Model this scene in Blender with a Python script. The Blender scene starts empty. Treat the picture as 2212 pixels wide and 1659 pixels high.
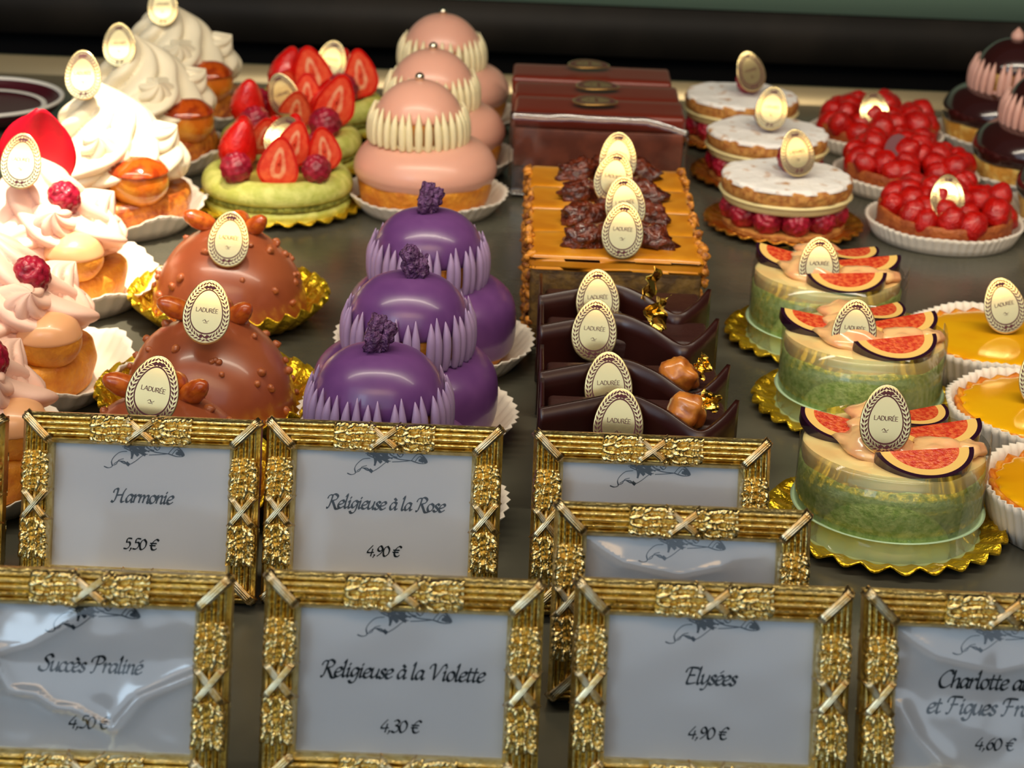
import bpy, bmesh, math, random
from mathutils import Vector, Matrix, Euler, noise

sc = bpy.context.scene
COL = sc.collection
PI = math.pi
def R(d): return math.radians(d)

# ---------------------------------------------------------------- camera
FPX, IMW, IMH = 4300.0, 2212.0, 1659.0
CAMH, PITCH, ROLL = 0.323, 21.9, 2.3
cam_d = bpy.data.cameras.new('camera'); cam = bpy.data.objects.new('camera', cam_d); COL.objects.link(cam)
cam_d.sensor_fit = 'HORIZONTAL'; cam_d.sensor_width = 36.0; cam_d.lens = 36.0*FPX/IMW
cam_d.clip_start = 0.01; cam_d.clip_end = 20
CAMROT = Matrix.Rotation(R(90-PITCH), 3, 'X') @ Matrix.Rotation(R(ROLL), 3, 'Z')
CAMLOC = Vector((0, 0, CAMH))
cam.matrix_world = Matrix.Translation(CAMLOC) @ CAMROT.to_4x4()
cam_d.dof.use_dof = True; cam_d.dof.focus_distance = 0.72; cam_d.dof.aperture_fstop = 22
sc.camera = cam

# ---------------------------------------------------------------- world, lights, exposure
sc.view_settings.view_transform = 'Standard'; sc.view_settings.look = 'None'
sc.view_settings.exposure = 0.0; sc.view_settings.gamma = 1.0
w = bpy.data.worlds.new('world'); sc.world = w; w.use_nodes = True
w.node_tree.nodes['Background'].inputs[0].default_value = (0.55, 0.62, 0.75, 1)
w.node_tree.nodes['Background'].inputs[1].default_value = 0.05

def area(name, loc, target, sx, sy, watts, col, spread=180):
    l = bpy.data.lights.new(name, 'AREA'); l.shape = 'RECTANGLE'; l.size = sx; l.size_y = sy
    l.energy = watts; l.color = col; l.spread = R(spread)
    o = bpy.data.objects.new(name, l); COL.objects.link(o); o.location = loc
    d = Vector(target)-Vector(loc); o.rotation_euler = d.to_track_quat('-Z', 'Y').to_euler(); return o
def spot(name, loc, target, watts, col, ang, blend, rad):
    l = bpy.data.lights.new(name, 'SPOT'); l.energy = watts; l.color = col; l.spot_size = R(ang); l.spot_blend = blend
    l.shadow_soft_size = rad
    o = bpy.data.objects.new(name, l); COL.objects.link(o); o.location = loc
    d = Vector(target)-Vector(loc); o.rotation_euler = d.to_track_quat('-Z', 'Y').to_euler(); return o
# daylight through the shop window behind the viewer, the vitrine's lamp strip, the ceiling spot over the left side
area('window_daylight', (-0.35, -0.75, 0.95), (0.0, 0.62, 0.0), 2.8, 1.3, 12.5, (0.70, 0.85, 1.0))
area('added_glint_light', (-0.85, -0.85, 0.85), (0.05, 0.7, 0.0), 0.45, 0.6, 4.0, (0.62, 0.82, 1.0))  # bluish panel added for glints on film and icing, not an actual door
area('vitrine_lamp_strip', (0.05, 0.64, 0.66), (0.05, 0.98, 0.0), 1.3, 0.05, 3.7, (1.0, 0.89, 0.70), 130)
area('front_lamp_rail', (0.05, 0.16, 0.55), (0.05, 0.98, 0.06), 1.4, 0.17, 0.75, (1.0, 0.62, 0.27), 75)
spot('ceiling_spot', (-0.10, 0.78, 1.15), (-0.285, 0.915, 0.03), 205.0, (1.0, 0.86, 0.67), 20.0, 1.0, 0.02)

def at(px, py, z=0.0):
    d = CAMROT @ Vector(((px-IMW/2)/FPX, -(py-IMH/2)/FPX, -1))
    t = (z-CAMH)/d.z
    return CAMLOC + d*t
def at_depth(px, py, Y):
    d = CAMROT @ Vector(((px-IMW/2)/FPX, -(py-IMH/2)/FPX, -1))
    return CAMLOC + d*(Y/d.y)

# ---------------------------------------------------------------- materials
def lin(c):
    f = lambda v: v/12.92 if v <= 0.04045 else ((v+0.055)/1.055)**2.4
    return tuple(f(x/255.0) for x in c)+(1,)
MATS = {}
def mat(name, c, rough=0.5, metal=0.0, c2=None, ns=120, lo=0.4, hi=0.6, bump=0.0, bs=600, coat=0.0, sss=0.0, sssc=None, spec=0.5, det=3, dist=0.002):
    m = bpy.data.materials.new(name); m.use_nodes = True; nt = m.node_tree; b = nt.nodes['Principled BSDF']
    b.inputs['Base Color'].default_value = lin(c); b.inputs['Roughness'].default_value = rough; b.inputs['Metallic'].default_value = metal
    b.inputs['Coat Weight'].default_value = coat; b.inputs['Coat Roughness'].default_value = 0.08
    b.inputs['Specular IOR Level'].default_value = spec
    if sss:
        b.inputs['Subsurface Weight'].default_value = sss; b.inputs['Subsurface Scale'].default_value = 0.004
        b.inputs['Subsurface Radius'].default_value = sssc or (1, 0.6, 0.4)
    tc = nt.nodes.new('ShaderNodeTexCoord')
    if c2:
        n = nt.nodes.new('ShaderNodeTexNoise'); n.inputs['Scale'].default_value = ns; n.inputs['Detail'].default_value = det
        nt.links.new(tc.outputs['Object'], n.inputs['Vector'])
        r = nt.nodes.new('ShaderNodeValToRGB'); r.color_ramp.elements[0].position = lo; r.color_ramp.elements[1].position = hi
        r.color_ramp.elements[0].color = lin(c); r.color_ramp.elements[1].color = lin(c2)
        nt.links.new(n.outputs['Fac'], r.inputs['Fac']); nt.links.new(r.outputs['Color'], b.inputs['Base Color'])
    if bump:
        n2 = nt.nodes.new('ShaderNodeTexNoise'); n2.inputs['Scale'].default_value = bs; n2.inputs['Detail'].default_value = 3
        nt.links.new(tc.outputs['Object'], n2.inputs['Vector'])
        bp = nt.nodes.new('ShaderNodeBump'); bp.inputs['Strength'].default_value = bump; bp.inputs['Distance'].default_value = dist
        nt.links.new(n2.outputs['Fac'], bp.inputs['Height']); nt.links.new(bp.outputs['Normal'], b.inputs['Normal'])
    MATS[name] = m; return m
def film_mat(name, fac, rough=0.06, tint=(1, 1, 1, 1), bump=0.0, bs=100):
    m = bpy.data.materials.new(name); m.use_nodes = True; nt = m.node_tree
    for n in list(nt.nodes): nt.nodes.remove(n)
    o = nt.nodes.new('ShaderNodeOutputMaterial'); mx = nt.nodes.new('ShaderNodeMixShader')
    t = nt.nodes.new('ShaderNodeBsdfTransparent'); t.inputs[0].default_value = tint
    g = nt.nodes.new('ShaderNodeBsdfGlossy'); g.inputs['Roughness'].default_value = rough
    lw = nt.nodes.new('ShaderNodeLayerWeight'); lw.inputs[0].default_value = 0.35
    mm = nt.nodes.new('ShaderNodeMath'); mm.operation = 'MULTIPLY_ADD'; mm.inputs[1].default_value = 0.5; mm.inputs[2].default_value = fac
    nt.links.new(lw.outputs['Fresnel'], mm.inputs[0]); nt.links.new(mm.outputs[0], mx.inputs[0])
    nt.links.new(t.outputs[0], mx.inputs[1]); nt.links.new(g.outputs[0], mx.inputs[2]); nt.links.new(mx.outputs[0], o.inputs[0])
    if bump:
        tc = nt.nodes.new('ShaderNodeTexCoord'); n2 = nt.nodes.new('ShaderNodeTexNoise'); n2.inputs['Scale'].default_value = bs
        nt.links.new(tc.outputs['Object'], n2.inputs['Vector'])
        bp = nt.nodes.new('ShaderNodeBump'); bp.inputs['Strength'].default_value = bump; bp.inputs['Distance'].default_value = 0.004
        nt.links.new(n2.outputs['Fac'], bp.inputs['Height']); nt.links.new(bp.outputs['Normal'], g.inputs['Normal'])
    MATS[name] = m; return m

stone = mat('stone', (88, 86, 74), 0.26, c2=(60, 59, 50), ns=14, lo=0.35, hi=0.7, bump=0.05, bs=200)
black_paint = mat('black_paint', (9, 9, 9), 0.7, spec=0.2)
brown_wood = mat('brown_wood', (42, 37, 31), 0.6, c2=(31, 28, 24), ns=12, spec=0.2)
green_wood = mat('green_wood', (132, 160, 138), 0.55)
rim_metal = mat('rim_metal', (190, 170, 130), 0.35, 0.6)
gold = mat('gold', (232, 212, 146), 0.30, 1.0, c2=(210, 180, 100), ns=260, bump=0.35, bs=900, dist=0.0008)
gold_orn = mat('gold_ornament', (238, 220, 164), 0.22, 1.0, c2=(220, 190, 116), ns=500, bump=0.3, bs=1400, dist=0.0006)
silver_band = mat('worn_silver_band', (222, 206, 166), 0.28, 1.0, c2=(190, 150, 82), ns=300)
card = mat('card_paper', (198, 197, 196), 0.6, spec=0.3)
ink = mat('ink', (38, 44, 46), 0.7, spec=0.1)
ink_blue = mat('drawing_ink', (44, 54, 62), 0.7, spec=0.1)
backing = mat('black_velvet', (22, 18, 16), 0.9, spec=0.1)
tag_gold = mat('tag_gold', (232, 208, 150), 0.17, 0.8)
tag_edge = mat('tag_gold_edge', (205, 160, 84), 0.3, 0.9)
tag_print = mat('tag_print', (88, 46, 52), 0.6, spec=0.2)
tag_choc = mat('tag_back_mauve', (128, 84, 88), 0.4, 0.2)
paper = mat('paper', (232, 222, 206), 0.7, spec=0.2)
foil = mat('gold_foil', (244, 206, 56), 0.34, 0.9, c2=(226, 182, 36), ns=120, bump=0.6, bs=260, dist=0.003)
foil_orange = mat('amber_foil', (236, 164, 62), 0.36, 0.9, c2=(204, 118, 34), ns=120, bump=0.5, bs=260, dist=0.003)
choux = mat('baked_choux', (222, 150, 44), 0.5, c2=(196, 112, 28), ns=130, lo=0.35, hi=0.7, bump=0.5, bs=420, sss=0.15)
choux_pale = mat('pale_choux', (224, 190, 104), 0.5, c2=(200, 140, 50), ns=130, bump=0.5, bs=420)
caramel_bun = mat('caramel_bun', (232, 158, 56), 0.22, c2=(204, 106, 26), ns=90, coat=0.5, bump=0.25, bs=200)
caramel_top = mat('burnt_caramel', (196, 84, 22), 0.14, c2=(150, 52, 14), ns=160, coat=0.7, bump=0.2, bs=180)
puff = mat('puff_pastry', (206, 124, 40), 0.35, c2=(150, 66, 20), ns=150, bump=0.7, bs=320, coat=0.3)
fond_pink = mat('pink_fondant', (226, 168, 146), 0.33, sss=0.2, coat=0.1)
fond_violet = mat('violet_fondant', (108, 66, 122), 0.3, c2=(98, 58, 114), ns=60, coat=0.15, sss=0.08, sssc=(0.8, 0.4, 0.9))
fond_choc = mat('dark_fondant', (50, 22, 20), 0.16, coat=0.6)
but_cream = mat('ivory_buttercream', (238, 224, 180), 0.42, sss=0.15)
but_violet = mat('lilac_buttercream', (164, 138, 176), 0.42, sss=0.1)
but_choc = mat('mocha_buttercream', (214, 164, 148), 0.45, sss=0.1)
whip = mat('whipped_cream', (244, 232, 202), 0.45, sss=0.05)
whip_pink = mat('rose_cream', (244, 200, 178), 0.45, sss=0.05)
fond_peach = mat('peach_fondant', (232, 172, 122), 0.3, sss=0.15, coat=0.2)
pearl = mat('silver_pearl', (222, 214, 190), 0.15, 1.0)
crystal_violet = mat('candied_violet', (70, 34, 76), 0.45, c2=(112, 72, 120), ns=420, bump=0.9, bs=700)
macaron = mat('pistachio_macaron', (208, 210, 116), 0.6, c2=(184, 190, 88), ns=160, bump=0.25, bs=700)
macaron_foot = mat('macaron_foot', (158, 160, 66), 0.8, c2=(110, 116, 40), ns=420, bump=0.9, bs=800)
custard = mat('pistachio_cream', (190, 176, 80), 0.45)
straw = mat('strawberry_skin', (222, 26, 18), 0.2, c2=(200, 14, 10), ns=160, coat=0.5, bump=0.35, bs=700, sss=0.1)
straw_in = mat('strawberry_flesh', (246, 96, 62), 0.3, c2=(236, 64, 42), ns=260, coat=0.4, sss=0.1)
straw_core = mat('strawberry_core', (252, 176, 136), 0.35, c2=(244, 130, 96), ns=300, coat=0.3)
seedm = mat('strawberry_seed', (226, 150, 60), 0.4)
wild = mat('wild_strawberry', (192, 14, 4), 0.28, c2=(166, 8, 6), ns=220, coat=0.25, bump=0.5, bs=800, sss=0.1)
rasp = mat('raspberry', (164, 22, 50), 0.33, c2=(128, 12, 36), ns=180, coat=0.15, bump=0.2, bs=1500, sss=0.1)
rose_petal = mat('rose_petal', (214, 8, 36), 0.45, c2=(180, 4, 30), ns=60, sss=0.1)
milk_choc = mat('milk_chocolate', (150, 80, 48), 0.3, c2=(136, 68, 40), ns=50, coat=0.2)
almond = mat('caramel_almond', (206, 108, 36), 0.3, c2=(170, 72, 20), ns=240, coat=0.4)
nutbit = mat('chopped_nut', (152, 80, 44), 0.3, c2=(176, 100, 54), ns=300)
dark_choc = mat('dark_chocolate', (48, 18, 13), 0.3, c2=(40, 14, 10), ns=40, coat=0.05)
choc_body = mat('chocolate_cake', (52, 22, 16), 0.5, bump=0.3, bs=300)
mousse_top = mat('chocolate_glaze', (112, 40, 26), 0.3)
mousse_side = mat('milk_mousse', (138, 72, 50), 0.5, c2=(116, 58, 40), ns=100)
mousse_low = mat('chocolate_sponge', (86, 46, 26), 0.7, c2=(58, 30, 18), ns=200, bump=0.4, bs=400)
caramel_ice = mat('caramel_glaze', (212, 142, 34), 0.28, c2=(196, 122, 22), ns=50, coat=0.2)
coffee_sponge = mat('coffee_sponge', (112, 84, 34), 0.6, c2=(74, 52, 22), ns=160, bump=0.3, bs=400)
crumble = mat('nut_crumble', (216, 142, 46), 0.5, c2=(128, 70, 24), ns=220, bump=0.4, bs=700)
flake = mat('chocolate_crisp', (112, 46, 22), 0.28, c2=(62, 20, 12), ns=260, coat=0.4, bump=0.8, bs=500)
gold_leaf = mat('gold_leaf', (250, 206, 90), 0.2, 1.0)
hazelnut = mat('caramel_hazelnut', (204, 126, 48), 0.28, c2=(150, 74, 24), ns=130, coat=0.4)
biscuit = mat('almond_biscuit', (206, 146, 72), 0.7, c2=(176, 108, 48), ns=260, bump=0.6, bs=520)
sugar = mat('powdered_sugar', (246, 242, 236), 0.85, c2=(196, 146, 96), ns=130, lo=0.60, hi=0.72, bump=0.6, bs=260, spec=0.2)
cream_y = mat('vanilla_cream', (240, 224, 162), 0.45)
crust = mat('tart_crust', (178, 96, 42), 0.6, c2=(152, 72, 28), ns=160, bump=0.5, bs=500)
lemon = mat('lemon_curd', (238, 178, 16), 0.16, c2=(230, 160, 12), ns=30, coat=0.5)
lemon_crust = mat('lemon_crust', (206, 110, 24), 0.4, c2=(226, 150, 40), ns=120, bump=0.4, bs=400)
sponge_green = mat('pistachio_sponge', (200, 216, 124), 0.6, c2=(158, 186, 86), ns=420, lo=0.4, hi=0.65, bump=0.4, bs=900)
mint_band = mat('mint_mousse', (200, 232, 182), 0.4, sss=0.1)
jelly = mat('pear_jelly', (244, 222, 152), 0.12, c2=(242, 204, 136), ns=60, coat=0.7, sss=0.2)
fig_skin = mat('fig_skin', (44, 18, 36), 0.2, coat=0.5)
fig_pith = mat('fig_pith', (238, 196, 110), 0.3, coat=0.4)
fig_flesh = mat('fig_flesh', (206, 56, 34), 0.2, c2=(232, 110, 60), ns=420, coat=0.6, bump=0.4, bs=900)
peach = mat('pear_cube', (246, 196, 134), 0.2, c2=(240, 172, 122), ns=90, coat=0.5, sss=0.2)
maroon = mat('maroon_glaze', (70, 22, 30), 0.3)
white_rim = mat('white_glaze', (226, 222, 212), 0.4)
film = film_mat('clear_film', 0.045, 0.10)
film_wrinkled = film_mat('wrinkled_film', 0.09, 0.12, bump=0.25, bs=45)
acetate = film_mat('acetate', 0.01, 0.06)

# ---------------------------------------------------------------- mesh helpers
class MB:
    def __init__(s): s.v = []; s.f = []; s.m = []
    def add(s, vf, mi=0, M=None):
        v, f = vf; b = len(s.v)
        s.v.extend([(M @ Vector(p)) for p in v] if M is not None else [Vector(p) for p in v])
        s.f.extend([tuple(i+b for i in q) for q in f])
        s.m.extend([mi]*len(f) if isinstance(mi, int) else mi); return s
def obj(name, mb, mats, parent=None, loc=(0, 0, 0), rot=(0, 0, 0), scale=None, smooth=True):
    if isinstance(mb, tuple): mb = MB().add(mb)
    if not isinstance(mats, (list, tuple)): mats = [mats]
    me = bpy.data.meshes.new(name); me.from_pydata([tuple(p) for p in mb.v], [], mb.f)
    for m in mats: me.materials.append(m)
    me.polygons.foreach_set('material_index', mb.m)
    if smooth: me.polygons.foreach_set('use_smooth', [True]*len(me.polygons))
    me.update()
    return link(name, me, parent, loc, rot, scale)
def link(name, me, parent=None, loc=(0, 0, 0), rot=(0, 0, 0), scale=None):
    o = bpy.data.objects.new(name, me); COL.objects.link(o)
    o.location = loc; o.rotation_euler = rot
    if scale: o.scale = scale if not isinstance(scale, (int, float)) else (scale,)*3
    if parent: o.parent = parent; CH.setdefault(parent.name, []).append(o)
    return o
CH = {}
def tag(o, label, cat, group=None):
    o['label'] = label; o['category'] = cat
    if group: o['group'] = group
    return o
def thing(name, label, cat, loc=(0, 0, 0), rz=0, group=None):
    o = bpy.data.objects.new(name, None); COL.objects.link(o); o.empty_display_size = 0.01
    o.location = loc; o.rotation_euler = (0, 0, rz); return tag(o, label, cat, group)
def struct(o): o['kind'] = 'structure'; return o
def copy_tree(o, parent=None):
    c = o.copy(); COL.objects.link(c)
    if parent: c.parent = parent; CH.setdefault(parent.name, []).append(c)
    for ch in list(CH.get(o.name, ())): copy_tree(ch, c)
    return c
def dup(o, label, loc, rz=0.0):
    c = copy_tree(o); c.location = loc; c.rotation_euler = (0, 0, rz); c['label'] = label; return c

def spl(pts, k=5):
    """Catmull-Rom through the points"""
    P = [Vector(p) for p in pts]; out = []
    for i in range(len(P)-1):
        a = P[max(i-1, 0)]; b = P[i]; c = P[i+1]; d = P[min(i+2, len(P)-1)]
        for j in range(k):
            t = j/k
            out.append(0.5*((2*b)+(c-a)*t+(2*a-5*b+4*c-d)*t*t+(3*b-a-3*c+d)*t**3))
    out.append(P[-1]); return out
def lathe(prof, n=48, fn=None):
    v = []; f = []; rings = []
    for i, p in enumerate(prof):
        r, z = p[0], p[1]
        if r < 1e-6:
            rings.append([len(v)]); v.append((0, 0, z) if not fn else fn(0, 0, z, i)); continue
        ring = []
        for k in range(n):
            a = 2*PI*k/n; ring.append(len(v))
            v.append(fn(a, r, z, i) if fn else (r*math.cos(a), r*math.sin(a), z))
        rings.append(ring)
    for A, B in zip(rings, rings[1:]):
        if len(A) == 1 and len(B) == 1: continue
        for k in range(n):
            k2 = (k+1) % n
            if len(A) == 1: f.append((A[0], B[k2], B[k]))
            elif len(B) == 1: f.append((A[k], A[k2], B[0]))
            else: f.append((A[k], A[k2], B[k2], B[k]))
    return v, f
def lumpy(prof, n=48, amp=0.001, sc_=60, seed=0, k=4):
    pr = spl(prof, k) if k else prof
    zb = min(p[1] for p in pr); soft = 0 <= zb < .003
    def fn(a, r, z, i):
        p = Vector((r*math.cos(a), r*math.sin(a), z)); d = noise.noise(p*sc_+Vector((seed*7.1, seed*3.3, 0)))*amp
        if r < 1e-6: return tuple(p)
        if soft: d *= min(1, max(0, (z-zb)/.004))
        q = Vector((math.cos(a), math.sin(a), 0.5))*d
        return tuple(p+q)
    return lathe(pr, n, fn)
def ellipsoid(rx, ry, rz, nu=20, nv=14, fn=None):
    v = []; f = []
    v.append(Vector((0, 0, -1)))
    for j in range(1, nv):
        ph = -PI/2+PI*j/nv
        for i in range(nu):
            a = 2*PI*i/nu; v.append(Vector((math.cos(ph)*math.cos(a), math.cos(ph)*math.sin(a), math.sin(ph))))
    v.append(Vector((0, 0, 1)))
    for i in range(nu):
        f.append((0, 1+(i+1) % nu, 1+i))
        for j in range(nv-2):
            a = 1+j*nu; f.append((a+i, a+(i+1) % nu, a+nu+(i+1) % nu, a+nu+i))
        a = 1+(nv-2)*nu; f.append((a+i, a+(i+1) % nu, len(v)-1))
    out = []
    for p in v:
        s = fn(p) if fn else 1.0
        out.append((p.x*rx*s, p.y*ry*s, p.z*rz*s))
    return out, f
def tube(path, rad, n=8, star=None, twist=0.0, flat=1.0, caps=True):
    P = [Vector(p) for p in path]; v = []; f = []
    up = Vector((0.03, 0.05, 1)); nrm = None
    for i, p in enumerate(P):
        t = (P[min(i+1, len(P)-1)]-P[max(i-1, 0)]).normalized()
        if nrm is None:
            nrm = t.cross(up)
            if nrm.length < 0.05: nrm = t.cross(Vector((1, 0, 0)))
        nrm = (nrm-t*nrm.dot(t)).normalized(); bi = t.cross(nrm)
        r = rad[i] if not isinstance(rad, (int, float)) else rad
        for k in range(n):
            a = 2*PI*k/n; rr = r
            if star: rr = r*(1-star[1]+2*star[1]*abs(math.cos(star[0]*0.5*a)))
            a2 = a+twist*i/len(P)
            v.append(p+nrm*(rr*math.cos(a2))+bi*(rr*flat*math.sin(a2)))
    for i in range(len(P)-1):
        for k in range(n):
            k2 = (k+1) % n; f.append((i*n+k, i*n+k2, (i+1)*n+k2, (i+1)*n+k))
    if caps:
        f.append(tuple(range(n))[::-1]); f.append(tuple((len(P)-1)*n+k for k in range(n)))
    return v, f
def box(x0, x1, y0, y1, z0, z1):
    v = [(x0, y0, z0), (x1, y0, z0), (x1, y1, z0), (x0, y1, z0), (x0, y0, z1), (x1, y0, z1), (x1, y1, z1), (x0, y1, z1)]
    return v, [(0, 3, 2, 1), (4, 5, 6, 7), (0, 1, 5, 4), (1, 2, 6, 5), (2, 3, 7, 6), (3, 0, 4, 7)]
def rbox(w, d, z0, z1, bev=0.002, seg=3, wob=0.0, seed=0, cuts=0):
    bm = bmesh.new(); v, f = box(-w/2, w/2, -d/2, d/2, z0, z1)
    bv = [bm.verts.new(p) for p in v]
    for q in f: bm.faces.new([bv[i] for i in q])
    if cuts: bmesh.ops.subdivide_edges(bm, edges=bm.edges[:], cuts=cuts, use_grid_fill=True)
    es = [e for e in bm.edges if len(e.link_faces) == 2 and e.calc_face_angle(0) > 0.5]
    bmesh.ops.bevel(bm, geom=es, offset=bev, segments=seg, affect='EDGES', profile=0.5)
    bm.verts.ensure_lookup_table(); bm.verts.index_update()
    vs = []
    for q in bm.verts:
        p = q.co.copy()
        if wob: p += noise.noise_vector(p*90+Vector((seed*5.0, 0, 0)))*wob
        vs.append(p)
    fs = [tuple(x.index for x in fc.verts) for fc in bm.faces]; bm.free(); return vs, fs
def grid(nx, ny, fn):
    v = [fn(i/nx, j/ny) for j in range(ny+1) for i in range(nx+1)]
    f = [(j*(nx+1)+i, j*(nx+1)+i+1, (j+1)*(nx+1)+i+1, (j+1)*(nx+1)+i) for j in range(ny) for i in range(nx)]
    return v, f
def shell(nx, ny, fn, th):
    """a closed thin sheet: the grid and its copy pushed along its normal"""
    e = 1e-3; v1, f1 = grid(nx, ny, fn); n0 = len(v1); v2 = []
    for j in range(ny+1):
        for i in range(nx+1):
            u, w_ = i/nx, j/ny
            du = Vector(fn(min(u+e, 1), w_))-Vector(fn(max(u-e, 0), w_)); dv = Vector(fn(u, min(w_+e, 1)))-Vector(fn(u, max(w_-e, 0)))
            nn = du.cross(dv)
            nn = nn.normalized() if nn.length > 1e-14 else Vector((0, 0, 1))
            v2.append(Vector(v1[j*(nx+1)+i])-nn*th)
    f = list(f1)+[tuple(i+n0 for i in q)[::-1] for q in f1]
    rim = [i for i in range(nx+1)]+[j*(nx+1)+nx for j in range(1, ny+1)]+[ny*(nx+1)+i for i in range(nx-1, -1, -1)]+[j*(nx+1) for j in range(ny-1, 0, -1)]
    for a, b in zip(rim, rim[1:]+rim[:1]): f.append((b, a, a+n0, b+n0))
    return list(v1)+v2, f
def T(x=0, y=0, z=0, rx=0, ry=0, rz=0, s=1):
    return Matrix.Translation((x, y, z)) @ Euler((rx, ry, rz)).to_matrix().to_4x4() @ Matrix.Diagonal((s, s, s, 1))

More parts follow.
